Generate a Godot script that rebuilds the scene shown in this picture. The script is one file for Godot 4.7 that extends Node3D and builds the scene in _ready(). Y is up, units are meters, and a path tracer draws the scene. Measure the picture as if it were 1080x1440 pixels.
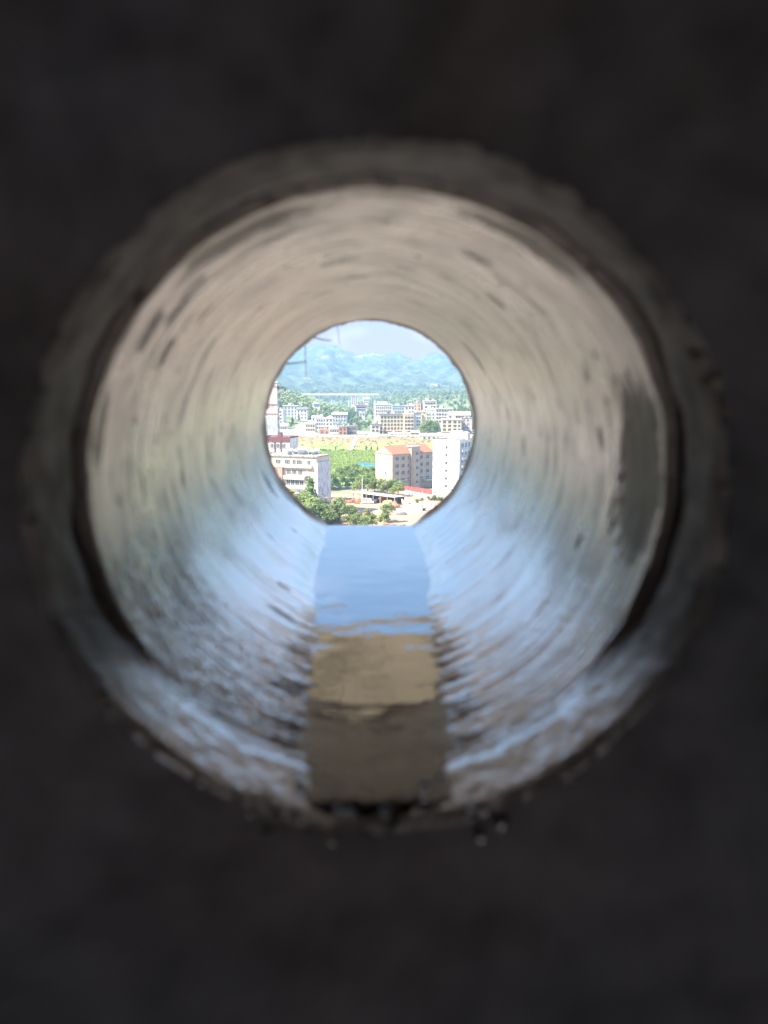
extends Node3D
# A drilled hole through a thick concrete wall, high in an unfinished tower; town, embankment and hazy hills beyond.
# Metres; the eye is at the origin, the hole's axis runs along -z, the valley floor lies about 42 m below.

const R := 0.1                  # radius of the hole
const AX := 0.0037              # axis of the hole
const AY := -0.034
const FACE := 0.218             # distance of the room side of the wall
const EXIT := 0.756             # distance of the outer side
const VALLEY := -42.0

var rng := RandomNumberGenerator.new()
var names := {}
var mats := {}
var shapes := {}


func _ready() -> void:
	rng.seed = 20240611
	set_camera_and_light()
	build_wall()
	build_room()
	build_water()
	build_wires()
	build_terrain()
	build_town()


func set_camera_and_light() -> void:
	var cam := Camera3D.new()
	cam.name = "camera"
	cam.fov = 67.33
	cam.near = 0.02
	cam.far = 30000.0
	cam.rotation = Vector3(deg_to_rad(-8.8855), deg_to_rad(-1.3089), 0)
	var lens := CameraAttributesPhysical.new()
	lens.frustum_focal_length = 18.018     # with a sensor 24 mm high: 67.33 degrees
	lens.exposure_aperture = 4.6
	lens.frustum_focus_distance = 6.0
	cam.attributes = lens
	add_child(cam)
	cam.current = true

	var sun := DirectionalLight3D.new()
	sun.name = "sun"
	sun.light_energy = 1.5
	sun.light_color = Color(1.0, 0.955, 0.88)
	sun.light_angular_distance = 0.5
	sun.shadow_enabled = true
	add_child(sun)
	sun.look_at_from_position(Vector3.ZERO, -Vector3(-0.62, 0.72, 0.26), Vector3.UP)

	var sky_look := ProceduralSkyMaterial.new()
	sky_look.sky_horizon_color = Color(0.72, 0.76, 0.82)
	sky_look.sky_top_color = Color(0.50, 0.75, 1.06)
	sky_look.sky_curve = 0.22
	sky_look.ground_horizon_color = Color(0.62, 0.66, 0.62)
	sky_look.ground_bottom_color = Color(0.35, 0.33, 0.26)
	sky_look.sun_angle_max = 6.0
	sky_look.sky_cover = cloud_cover()
	sky_look.sky_cover_modulate = Color(1.0, 0.97, 0.98, 0.55)
	var sky := Sky.new()
	sky.sky_material = sky_look
	var e := Environment.new()
	e.background_mode = Environment.BG_SKY
	e.sky = sky
	e.background_energy_multiplier = 0.33
	e.tonemap_mode = Environment.TONE_MAPPER_LINEAR
	e.tonemap_exposure = 4.9
	e.fog_enabled = true
	e.fog_density = 0.00028
	e.fog_light_color = Color(0.66, 0.83, 0.99)
	e.sdfgi_enabled = true
	e.ssao_enabled = true
	e.ssil_enabled = true
	var w := WorldEnvironment.new()
	w.name = "world_environment"
	w.environment = e
	add_child(w)


func cloud_cover() -> ImageTexture:
	var n := noise(91, 1.0, 5)
	var im := Image.create(1024, 512, false, Image.FORMAT_RGBA8)
	for y in 512:
		var up := (0.5 - (y + 0.5) / 512.0) * PI
		for x in 1024:
			var round_ := x / 1024.0 * TAU
			var d := Vector3(cos(round_) * cos(up), sin(up) * 2.2, sin(round_) * cos(up))
			var v := n.get_noise_3dv(d * 2.6) + 0.35 * n.get_noise_3dv(d * 9.0)
			im.set_pixel(x, y, Color(1, 1, 1, smoothstep(0.0, 0.55, v) * smoothstep(-0.02, 0.03, up)))
	return ImageTexture.create_from_image(im)


# ---------------------------------------------------------------- helpers

func noise(s: int, f: float, octaves := 3) -> FastNoiseLite:
	var n := FastNoiseLite.new()
	n.seed = s
	n.frequency = f
	n.noise_type = FastNoiseLite.TYPE_SIMPLEX_SMOOTH
	n.fractal_type = FastNoiseLite.FRACTAL_FBM
	n.fractal_octaves = octaves
	return n


func numbered(called: String) -> String:
	var n: int = names.get(called, 0)
	names[called] = n + 1
	return called if n == 0 else "%s_%03d" % [called, n]


func lin(r: float, g: float, b: float) -> Color:
	return Color(r, g, b).linear_to_srgb()


# a matt surface of a real-world (linear) base colour; wear > 0 lays grey weathering over it
func surface(called: String, r: float, g: float, b: float, rough := 0.85, wear := 0.0, scale := 0.12) -> StandardMaterial3D:
	if mats.has(called):
		return mats[called]
	var m := StandardMaterial3D.new()
	m.resource_name = called
	m.albedo_color = lin(r, g, b)
	m.roughness = rough
	if wear > 0.0:
		m.albedo_texture = weathering(wear)
		m.uv1_triplanar = true
		m.uv1_world_triplanar = true
		m.uv1_scale = Vector3(scale, scale * 0.45, scale)
	mats[called] = m
	return m


func weathering(amount: float) -> ImageTexture:
	var key := "weathering%.2f" % amount
	if mats.has(key):
		return mats[key]
	var n := noise(33, 0.022, 5)
	var fine := noise(34, 0.16, 2)
	var src := n.get_seamless_image(256, 256)
	var im := Image.create(256, 256, false, Image.FORMAT_RGB8)
	for y in 256:
		for x in 256:
			var v := src.get_pixel(x, y).r + 0.12 * fine.get_noise_2d(x * 2.0, y * 0.4)
			var k := 1.0 - amount * smoothstep(0.35, 0.8, v)
			im.set_pixel(x, y, Color(k, k * (0.99 - 0.02 * amount), k * (0.975 - 0.04 * amount)))
	mats[key] = ImageTexture.create_from_image(im)
	return mats[key]


class Shape:
	var v := PackedVector3Array()
	var n := PackedVector3Array()
	var c := PackedColorArray()
	var i := PackedInt32Array()
	var tint := Color.WHITE

	func quad(a: Vector3, b: Vector3, cc: Vector3, d: Vector3) -> void:      # clockwise seen from the front
		var k := v.size()
		var nn := (d - a).cross(b - a)
		if nn.length_squared() < 1e-14:
			nn = (cc - a).cross(b - a)
		nn = nn.normalized()
		for p in [a, b, cc, d]:
			v.append(p); n.append(nn); c.append(tint)
		i.append_array([k, k + 1, k + 2, k, k + 2, k + 3])

	func tri(a: Vector3, b: Vector3, cc: Vector3) -> void:
		var k := v.size()
		var nn := (cc - a).cross(b - a).normalized()
		for p in [a, b, cc]:
			v.append(p); n.append(nn); c.append(tint)
		i.append_array([k, k + 1, k + 2])

	func box(at: Vector3, s: Vector3, t := Transform3D()) -> Shape:          # at = centre
		var h := s * 0.5
		var p := []
		for k in 8:
			p.append(t * (at + Vector3(h.x if k & 1 else -h.x, h.y if k & 2 else -h.y, h.z if k & 4 else -h.z)))
		quad(p[4], p[6], p[7], p[5]); quad(p[1], p[3], p[2], p[0])
		quad(p[5], p[7], p[3], p[1]); quad(p[0], p[2], p[6], p[4])
		quad(p[6], p[2], p[3], p[7]); quad(p[0], p[4], p[5], p[1])
		return self

	func tube(a: Vector3, b: Vector3, ra: float, rb: float, sides := 8, caps := true) -> Shape:
		var ax := (b - a).normalized()
		var u := ax.cross(Vector3.UP if absf(ax.y) < 0.9 else Vector3.RIGHT).normalized()
		var w := ax.cross(u)
		var k := v.size()
		for s in sides + 1:
			var q := u * cos(TAU * s / sides) + w * sin(TAU * s / sides)
			v.append(a + q * ra); n.append(q); c.append(tint)
			v.append(b + q * rb); n.append(q); c.append(tint)
		for s in sides:
			var o := k + s * 2
			i.append_array([o, o + 1, o + 2, o + 1, o + 3, o + 2])
		if caps:
			for s in sides:
				var q := u * cos(TAU * s / sides) + w * sin(TAU * s / sides)
				var q2 := u * cos(TAU * (s + 1) / sides) + w * sin(TAU * (s + 1) / sides)
				tri(b, b + q2 * rb, b + q * rb)
				tri(a, a + q * ra, a + q2 * ra)
		return self

	# an extruded outline in x and y (counter-clockwise), from z0 back to z1
	func prism(pts: Array, z0: float, z1: float) -> Shape:
		var flat := PackedVector2Array(pts)
		var t := Geometry2D.triangulate_polygon(flat)
		for k in range(0, t.size(), 3):
			var a := flat[t[k]]
			var b := flat[t[k + 1]]
			var d := flat[t[k + 2]]
			if (b - a).cross(d - a) < 0.0:
				var swap := b
				b = d
				d = swap
			tri(Vector3(a.x, a.y, z0), Vector3(d.x, d.y, z0), Vector3(b.x, b.y, z0))
			tri(Vector3(a.x, a.y, z1), Vector3(b.x, b.y, z1), Vector3(d.x, d.y, z1))
		for k in flat.size():
			var a := flat[k]
			var b := flat[(k + 1) % flat.size()]
			quad(Vector3(a.x, a.y, z0), Vector3(b.x, b.y, z0), Vector3(b.x, b.y, z1), Vector3(a.x, a.y, z1))
		return self

	# a rounded lump with an uneven surface
	func lump(at: Vector3, r: Vector3, uneven: float, s: int, rings := 7, sides := 11) -> Shape:
		var nz := FastNoiseLite.new()
		nz.seed = s
		nz.frequency = 1.1
		var k := v.size()
		for a in rings + 1:
			for b in sides + 1:
				var d := Vector3(sin(PI * a / rings) * cos(TAU * b / sides), cos(PI * a / rings), sin(PI * a / rings) * sin(TAU * b / sides))
				var q := 1.0 + uneven * nz.get_noise_3dv(d * 1.3)
				v.append(at + d * r * q); n.append((d / r).normalized()); c.append(tint)
		for a in rings:
			for b in sides:
				var o := k + a * (sides + 1) + b
				i.append_array([o, o + sides + 1, o + 1, o + 1, o + sides + 1, o + sides + 2])
		return self

	func mesh() -> ArrayMesh:
		var m := ArrayMesh.new()
		add_to(m)
		return m

	func add_to(m: ArrayMesh) -> void:
		var a := []
		a.resize(Mesh.ARRAY_MAX)
		a[Mesh.ARRAY_VERTEX] = v
		a[Mesh.ARRAY_NORMAL] = n
		a[Mesh.ARRAY_COLOR] = c
		a[Mesh.ARRAY_INDEX] = i
		m.add_surface_from_arrays(Mesh.PRIMITIVE_TRIANGLES, a)


func put(called: String, m: Mesh, look: Material, parent: Node3D = null, at := Vector3.ZERO, turn := 0.0) -> MeshInstance3D:
	var o := MeshInstance3D.new()
	o.mesh = m
	if look:
		o.material_override = null
		for k in m.get_surface_count():
			o.set_surface_override_material(k, look)
	o.position = at
	o.rotation.y = turn
	if parent:
		o.name = called
		parent.add_child(o, true)
	else:
		o.name = numbered(called)
		add_child(o, true)
	return o


func thing(called: String, label: String, category: String, at := Vector3.ZERO, turn := 0.0, group := "") -> Node3D:
	var o := Node3D.new()
	o.name = numbered(called)
	add_child(o, true)
	o.position = at
	o.rotation.y = turn
	tag(o, label, category, group)
	return o


func tag(o: Node3D, label: String, category: String, group := "") -> Node3D:
	o.set_meta("label", label)
	o.set_meta("category", category)
	if group:
		o.set_meta("group", group)
	return o


func setting(called: String, m: Mesh, look: Material, label := "") -> MeshInstance3D:
	var o := put(called, m, look)
	o.set_meta("kind", "structure")
	if label:
		o.set_meta("label", label)
	return o


# ---------------------------------------------------------------- the wall and its hole

const AROUND := 512
const ALONG := 400


# angle 0 points right, PI / 2 up
func bottomness(a: float) -> float:
	return smoothstep(cos(deg_to_rad(70.0)), cos(deg_to_rad(38.0)), -sin(a))


func build_wall() -> void:
	var coarse := noise(5, 1.0, 4)
	var fine := noise(6, 1.0, 3)
	var ring := noise(7, 1.0, 4)
	var wall := thing("concrete_wall", "thick dark concrete wall pierced by one round drilled hole onto the valley", "wall")

	var count := (AROUND + 1) * (ALONG + 1)
	var rad := PackedFloat32Array()
	rad.resize(count)
	var col := PackedColorArray()
	col.resize(count)
	var sheen := PackedFloat32Array()      # where a film of slurry and water makes the concrete shine
	sheen.resize(count)
	var rough_at := PackedFloat32Array()
	rough_at.resize(count)
	var ts := PackedFloat32Array()
	for j in ALONG + 1:
		ts.append(FACE * pow(EXIT / FACE, float(j) / ALONG))
	for j in ALONG + 1:
		var t := ts[j]
		for i in AROUND + 1:
			var a := TAU * (i % AROUND) / AROUND
			var ca := cos(a)
			var sa := sin(a)
			var low := bottomness(a)
			# scored rings left by the drill, a little slanted and broken up round the circle
			var g := ring.get_noise_3d(ca * 0.38, sa * 0.38, t * 95.0)
			var g2 := ring.get_noise_3d(ca * 0.6 + 7.0, sa * 0.6, t * 250.0)
			var m := coarse.get_noise_3d(ca * 2.2, sa * 2.2, t * 16.0)
			var f := fine.get_noise_3d(ca * 16.0, sa * 16.0, t * 150.0)
			var r := R * (1.0 + 0.0030 * g + 0.0019 * g2 + 0.0022 * m + 0.0007 * f)
			# a channel worn by the water towards the outer mouth
			var off := absf(angle_difference(a, -PI * 0.5))
			r += R * 0.046 * exp(-pow((off - deg_to_rad(20.0)) / deg_to_rad(9.0), 2.0)) * smoothstep(0.34, 0.62, t) * (1.0 + 0.5 * m)
			# the grit left by slurry on the lower near part
			var side := smoothstep(-0.10, -0.42, sa)
			var grit := side * smoothstep(0.43, 0.30, t) * (1.0 if ca < 0.0 else 0.3)
			r -= R * grit * 0.0060 * (0.4 + fine.get_noise_3d(ca * 40.0, sa * 40.0, t * 170.0) + 0.6 * coarse.get_noise_3d(ca * 9.0, sa * 9.0, t * 60.0))
			# ridges that comb the edge of the water
			r -= R * 0.019 * smoothstep(-0.86, -0.97, sa) * smoothstep(0.50, 0.40, t) * (ring.get_noise_3d(ca * 1.2, sa, t * 130.0) + 0.5 * fine.get_noise_3d(ca * 8.0, sa * 8.0, t * 60.0))
			# base colour: warm grey concrete, slightly pinker near the room
			var shade := 1.0 + 0.40 * g + 0.42 * g2 + 0.22 * m + 0.10 * f
			var near_ := smoothstep(0.60, 0.29, t)
			var c := Vector3(0.52, 0.475, 0.415).lerp(Vector3(0.50, 0.455, 0.43), near_) * shade
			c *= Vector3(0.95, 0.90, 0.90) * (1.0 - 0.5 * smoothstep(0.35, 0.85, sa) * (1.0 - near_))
			# thin crisp scores
			var score := smoothstep(0.05, 0.012, absf(ring.get_noise_3d(ca * 0.22, sa * 0.22 + 4.0, t * 60.0))) * smoothstep(-0.35, 0.25, coarse.get_noise_3d(ca * 1.3, sa * 1.3 + 7.0, t * 12.0))
			r += R * 0.0025 * score
			c *= 1.0 - 0.5 * score
			# long smears of drill dust
			var smear := smoothstep(0.12, 0.5, coarse.get_noise_3d(ca * 3.0 + 20.0, sa * 3.0, t * 45.0))
			c = c.lerp(Vector3(0.25, 0.225, 0.195), 0.5 * smear)
			# the damp grit is darker
			c = c.lerp(Vector3(0.27, 0.255, 0.25), 0.7 * grit)
			# spalled, stained patches along the inner edge
			var edge := t - 0.262 + 0.007 * exp(-pow(angle_difference(a, deg_to_rad(33.0)) / 0.5, 2.0)) - 0.0022 * coarse.get_noise_2d(ca * 5.0 + 3.0, sa * 5.0)
			var spall := 0.0
			var shine := lerpf(0.80, 0.62, near_) * (1.0 - 0.5 * smear) * (1.0 - 0.4 * grit)
			var rg := lerpf(0.36, 0.30, near_) + 0.09 * m + 0.08 * g
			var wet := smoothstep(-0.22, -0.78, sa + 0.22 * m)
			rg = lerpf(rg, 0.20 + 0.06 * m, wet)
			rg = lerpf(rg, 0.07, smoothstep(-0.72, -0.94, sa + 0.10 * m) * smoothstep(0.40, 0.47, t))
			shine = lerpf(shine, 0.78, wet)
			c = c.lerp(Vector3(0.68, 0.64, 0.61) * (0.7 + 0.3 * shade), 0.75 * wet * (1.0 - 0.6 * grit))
			for p in [[4.0, 20.0, 0.040, 1.0], [117.0, 17.0, 0.022, 0.75], [57.0, 13.0, 0.016, 0.7], [88.0, 9.0, 0.010, 0.4], [168.0, 8.0, 0.012, 0.5]]:
				var da: float = absf(angle_difference(a, deg_to_rad(p[0]))) / deg_to_rad(p[1])
				var dz: float = absf(edge - 0.006 - p[2] * 0.5) / (p[2] * 0.5)
				var q: float = pow(pow(da, 3.0) + pow(dz, 3.0), 1.0 / 3.0) + 0.5 * m + 0.3 * f
				spall = maxf(spall, p[3] * smoothstep(1.2, 0.62, q))
			r += R * 0.007 * spall
			c = c.lerp(Vector3(0.33, 0.275, 0.185), 0.88 * spall)
			shine *= 1.0 - 0.9 * spall
			rg = lerpf(rg, 0.5, spall)
			# the joint between the ragged collar and the drilled core
			var collar := smoothstep(0.002, -0.002, edge)
			var wide := 0.0085 + 0.0035 * coarse.get_noise_2d(ca * 3.0, sa * 3.0 + 9.0)
			var deep := smoothstep(wide * 0.5 + 0.0035, wide * 0.5 - 0.001, absf(edge + wide * 0.5)) * (1.0 - 0.93 * smoothstep(cos(deg_to_rad(100.0)), cos(deg_to_rad(40.0)), -sa))
			var rough_ := fine.get_noise_3d(ca * 7.0, sa * 7.0, t * 60.0)
			var blob := coarse.get_noise_3d(ca * 5.5, sa * 5.5, t * 30.0)
			if collar > 0.0:
				var rc := R * (1.004 + (0.007 * blob + 0.006 * rough_) * (1.0 - 0.5 * low) + 0.003 * f - 0.02 * low)
				# the room-side lip is broken away
				rc += R * 0.022 * smoothstep(0.008, 0.0, t - FACE) * (0.6 + 0.5 * blob)
				r = lerpf(r, rc, collar)
				var cc := Vector3(0.48, 0.44, 0.42) * (1.0 + 0.65 * blob + 0.5 * rough_)
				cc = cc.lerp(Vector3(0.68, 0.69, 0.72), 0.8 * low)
				c = c.lerp(cc, collar)
				shine = lerpf(shine, 0.75 * low, collar)
				rg = lerpf(rg, lerpf(0.6, 0.22, low), collar)
			r += R * 0.085 * deep
			c = c.lerp(Vector3(0.035, 0.032, 0.03), 0.9 * deep)
			shine *= 1.0 - deep
			rg = lerpf(rg, 0.9, deep)
			# the outer lip is slightly rounded, dark and weathered
			r += R * 0.03 * pow(smoothstep(EXIT - 0.010, EXIT, t), 2.0) + R * 0.012 * (rough_ + blob) * smoothstep(EXIT - 0.05, EXIT, t) * smoothstep(-0.98, -0.8, sa)
			var lip := smoothstep(EXIT - 0.050, EXIT - 0.012, t + 0.010 * m) * smoothstep(-0.98, -0.80, sa)
			c = c.lerp(Vector3(0.17, 0.14, 0.115), 0.85 * lip)
			shine *= 1.0 - lip
			rg = lerpf(rg, 0.8, lip)
			sheen[j * (AROUND + 1) + i] = shine
			rough_at[j * (AROUND + 1) + i] = rg
			rad[j * (AROUND + 1) + i] = r
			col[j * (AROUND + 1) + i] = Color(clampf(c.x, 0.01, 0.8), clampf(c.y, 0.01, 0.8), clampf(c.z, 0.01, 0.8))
	# dark specks: voids, aggregate and tar, longer round the circle than along it
	var specks := [[146.0, 0.290, 5.0, 1.0], [140.0, 0.305, 4.0, 0.9], [150.0, 0.325, 4.5, 0.8], [133.0, 0.300, 3.5, 0.7], [52.0, 0.395, 4.0, 1.0], [37.0, 0.60, 9.0, 0.9], [31.0, 0.52, 4.0, 0.6], [64.0, 0.335, 5.0, 0.7], [71.0, 0.36, 3.0, 0.6],
		[223.0, 0.545, 2.6, 1.0], [231.0, 0.62, 2.2, 0.7], [207.0, 0.67, 8.0, 0.9], [216.0, 0.715, 10.0, 0.8], [228.0, 0.73, 7.0, 0.9], [237.0, 0.46, 3.0, 0.8], [240.0, 0.41, 6.0, 0.9], [186.0, 0.40, 3.0, 0.6], [178.0, 0.56, 6.0, 0.9],
		[340.0, 0.345, 2.4, 0.8], [352.0, 0.315, 3.0, 0.8], [348.0, 0.31, 2.6, 0.7], [8.0, 0.335, 3.0, 0.7], [16.0, 0.40, 3.0, 0.5], [24.0, 0.335, 2.4, 0.5], [100.0, 0.40, 6.0, 0.8], [95.0, 0.46, 4.0, 0.7], [80.0, 0.42, 4.0, 0.7], [108.0, 0.50, 5.0, 0.7]]
	for k in 170:
		specks.append([rng.randf_range(-30.0, 210.0), 0.29 * pow(2.4, rng.randf()), rng.randf_range(0.35, 1.3), rng.randf_range(0.3, 0.9)])
	for s in specks:
		var wa: float = deg_to_rad(s[2])
		var wz: float = R * wa * rng.randf_range(0.35, 0.8)
		var j0 := int(log((s[1] - wz * 1.6) / FACE) / log(EXIT / FACE) * ALONG)
		var j1 := int(log((s[1] + wz * 1.6) / FACE) / log(EXIT / FACE) * ALONG) + 1
		var i0 := int((deg_to_rad(s[0]) - wa * 1.6) / TAU * AROUND)
		var i1 := int((deg_to_rad(s[0]) + wa * 1.6) / TAU * AROUND) + 1
		for j in range(maxi(j0, 0), mini(j1, ALONG) + 1):
			for i in range(i0, i1 + 1):
				var da: float = (TAU * i / AROUND - deg_to_rad(s[0])) / wa
				var dz: float = (ts[j] - s[1]) / wz
				var q: float = da * da + dz * dz + 0.9 * fine.get_noise_2d(i * 0.35, j * 0.35)
				var at := j * (AROUND + 1) + posmod(i, AROUND)
				var k: float = s[3] * smoothstep(1.1, 0.4, q)
				rad[at] += R * 0.006 * k
				sheen[at] *= 1.0 - k
				col[at] = col[at].lerp(Color(0.06, 0.052, 0.045), k * 0.95)
	for j in ALONG + 1:
		rad[j * (AROUND + 1) + AROUND] = rad[j * (AROUND + 1)]
		col[j * (AROUND + 1) + AROUND] = col[j * (AROUND + 1)]

	var pos := PackedVector3Array()
	pos.resize(count)
	var uv := PackedVector2Array()
	uv.resize(count)
	for j in ALONG + 1:
		for i in AROUND + 1:
			var a := TAU * i / AROUND
			var k := j * (AROUND + 1) + i
			pos[k] = Vector3(AX + rad[k] * cos(a), AY + rad[k] * sin(a), -ts[j])
			uv[k] = Vector2(float(i) / AROUND, float(j) / ALONG)
	# split in two parts at the joint: the ragged collar and the drilled core
	var cut := 0
	while ts[cut] < 0.2565:
		cut += 1
	var look := StandardMaterial3D.new()
	look.resource_name = "drilled concrete"
	look.vertex_color_use_as_albedo = true
	var map := Image.create(AROUND, ALONG + 1, false, Image.FORMAT_RGB8)
	for j in ALONG + 1:
		for i in AROUND:
			map.set_pixel(i, j, Color(0, rough_at[j * (AROUND + 1) + i], sheen[j * (AROUND + 1) + i]))
	var film := ImageTexture.create_from_image(map)
	look.roughness_texture = film
	look.roughness_texture_channel = BaseMaterial3D.TEXTURE_CHANNEL_GREEN
	look.roughness = 1.0
	look.metallic_texture = film
	look.metallic_texture_channel = BaseMaterial3D.TEXTURE_CHANNEL_BLUE
	look.metallic_specular = 0.6
	look.metallic = 1.0
	look.heightmap_enabled = true
	look.heightmap_texture = grain_map()
	look.heightmap_scale = 0.016
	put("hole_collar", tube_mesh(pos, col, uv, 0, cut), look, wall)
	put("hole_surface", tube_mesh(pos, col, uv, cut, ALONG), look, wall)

	# room side of the wall: from the broken lip out to the edges, trowelled unevenly
	var trowel := noise(15, 1.0, 4)
	var face := Shape.new()
	var steps := 90
	var inner := PackedVector3Array()
	var sides_ := 256
	var stain := PackedColorArray()
	for j in steps + 1:
		var s := float(j) / steps
		for i in sides_ + 1:
			var a := TAU * i / sides_
			var d := Vector2(cos(a), sin(a))
			var reach := minf(1.75 / maxf(absf(d.x), 1e-4), (0.56 - AY if d.y > 0 else 2.1 + AY) / maxf(absf(d.y), 1e-4))
			var r0: float = rad[(i * 2) % AROUND]
			var r := r0 + (reach - r0) * pow(s, 2.6)
			var p := Vector3(AX + d.x * r, AY + d.y * r, -FACE)
			if j > 0:
				p.z += 0.004 * trowel.get_noise_2d(p.x * 14.0, p.y * 14.0) + 0.0016 * trowel.get_noise_2d(p.x * 70.0, p.y * 70.0)
				p.z -= 0.003 * exp(-(r - r0) * 60.0)
			inner.append(p)
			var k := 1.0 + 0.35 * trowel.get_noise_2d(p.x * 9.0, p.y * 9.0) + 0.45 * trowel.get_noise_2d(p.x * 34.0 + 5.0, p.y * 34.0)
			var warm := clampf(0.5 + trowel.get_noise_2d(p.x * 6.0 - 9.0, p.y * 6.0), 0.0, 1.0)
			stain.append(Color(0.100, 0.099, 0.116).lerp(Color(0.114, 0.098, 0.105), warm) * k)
	for j in steps:
		for i in sides_:
			var o := j * (sides_ + 1) + i
			face.quad(inner[o], inner[o + 1], inner[o + sides_ + 2], inner[o + sides_ + 1])
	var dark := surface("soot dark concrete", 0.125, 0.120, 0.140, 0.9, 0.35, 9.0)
	var stained := StandardMaterial3D.new()
	stained.resource_name = "stained dark concrete"
	stained.vertex_color_use_as_albedo = true
	stained.roughness = 0.9
	put("room_face", smooth(face, inner, steps, sides_, stain), stained, wall)
	# outer side and edges
	var out := Shape.new()
	for i in 128:
		for q in 1:
			var a := TAU * i / 128.0
			var b := TAU * (i + 1) / 128.0
			var ra: float = rad[ALONG * (AROUND + 1) + i * 4]
			var rb: float = rad[ALONG * (AROUND + 1) + (i + 1) * 4]
			var da := Vector2(cos(a), sin(a))
			var db := Vector2(cos(b), sin(b))
			var la := minf(1.75 / maxf(absf(da.x), 1e-4), (0.56 - AY if da.y > 0 else 2.1 + AY) / maxf(absf(da.y), 1e-4))
			var lb := minf(1.75 / maxf(absf(db.x), 1e-4), (0.56 - AY if db.y > 0 else 2.1 + AY) / maxf(absf(db.y), 1e-4))
			var o := Vector3(AX, AY, -EXIT)
			out.quad(o + Vector3(db.x * rb, db.y * rb, 0), o + Vector3(da.x * ra, da.y * ra, 0), o + Vector3(da.x * la, da.y * la, 0), o + Vector3(db.x * lb, db.y * lb, 0))
	put("outer_face", out.mesh(), surface("outer render", 0.42, 0.38, 0.33, 0.85, 0.3, 0.8), wall)
	var rim := Shape.new()
	rim.box(Vector3(AX, 0.66, -(FACE + EXIT) * 0.5), Vector3(3.5, 0.2 - 0.004, EXIT - FACE))
	rim.box(Vector3(AX, -2.2, -(FACE + EXIT) * 0.5), Vector3(3.5, 0.2 - 0.004, EXIT - FACE))
	rim.box(Vector3(AX - 1.85, -0.77, -(FACE + EXIT) * 0.5), Vector3(0.196, 3.06, EXIT - FACE))
	rim.box(Vector3(AX + 1.85, -0.77, -(FACE + EXIT) * 0.5), Vector3(0.196, 3.06, EXIT - FACE))
	put("wall_edge", rim.mesh(), dark, wall)

	# loose mortar stuck round the room-side lip: angle, distance, radial place, size
	var mortar := surface("loose mortar", 0.26, 0.235, 0.205, 0.9, 0.4, 9.0)
	var wet_mortar := surface("wet mortar", 0.62, 0.60, 0.58, 0.18)
	wet_mortar.metallic = 0.75
	var n := 0
	for l in [[21.0, 0.2205, 1.02, 7.0], [26.0, 0.221, 1.01, 5.0], [16.0, 0.2205, 1.03, 4.5], [4.0, 0.222, 1.02, 4.0], [182.0, 0.220, 1.01, 4.0], [214.0, 0.221, 1.0, 4.5], [232.0, 0.222, 1.01, 4.0], [318.0, 0.220, 1.0, 4.5], [331.0, 0.221, 1.02, 4.5],
			[291.0, 0.219, 1.05, 5.5], [287.0, 0.2185, 1.07, 4.5], [262.0, 0.219, 1.04, 4.5], [247.0, 0.220, 1.02, 3.5], [305.0, 0.220, 1.01, 4.0], [276.0, 0.2195, 0.985, 4.0], [256.0, 0.2195, 0.99, 4.5], [253.0, 0.2195, 0.985, 3.5], [269.0, 0.2195, 0.985, 3.5], [297.0, 0.2195, 0.995, 4.0], [237.0, 0.2195, 0.99, 4.0], [160.0, 0.221, 1.02, 4.0], [342.0, 0.221, 1.02, 3.5]]:
		var a := deg_to_rad(l[0])
		var lump := Shape.new()
		n += 1
		lump.lump(Vector3(AX + R * l[2] * cos(a), AY + R * l[2] * sin(a), -l[1]), Vector3(1.0, 0.8, 0.9) * l[3] * 0.00045, 0.8, n)
		put("mortar_lump", lump.mesh(), wet_mortar if l[0] > 225.0 and l[0] < 325.0 else mortar, wall)


func smooth(s: Shape, grid: PackedVector3Array, rows: int, across: int, tints := PackedColorArray()) -> ArrayMesh:
	var nn := PackedVector3Array()
	nn.resize(grid.size())
	for j in rows + 1:
		for i in across + 1:
			var du := grid[j * (across + 1) + (i + 1) % across] - grid[j * (across + 1) + (i + across - 1) % across]
			var dv := grid[mini(j + 1, rows) * (across + 1) + i] - grid[maxi(j - 1, 0) * (across + 1) + i]
			nn[j * (across + 1) + i] = dv.cross(du).normalized()
	s.v = grid
	s.n = nn
	s.c = tints
	s.i.clear()
	for j in rows:
		for i in across:
			var o := j * (across + 1) + i
			s.i.append_array([o, o + 1, o + across + 1, o + 1, o + across + 2, o + across + 1])
	if nn[0].z < 0.0:
		for k in nn.size():
			s.n[k] = -nn[k]
	return s.mesh()


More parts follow.
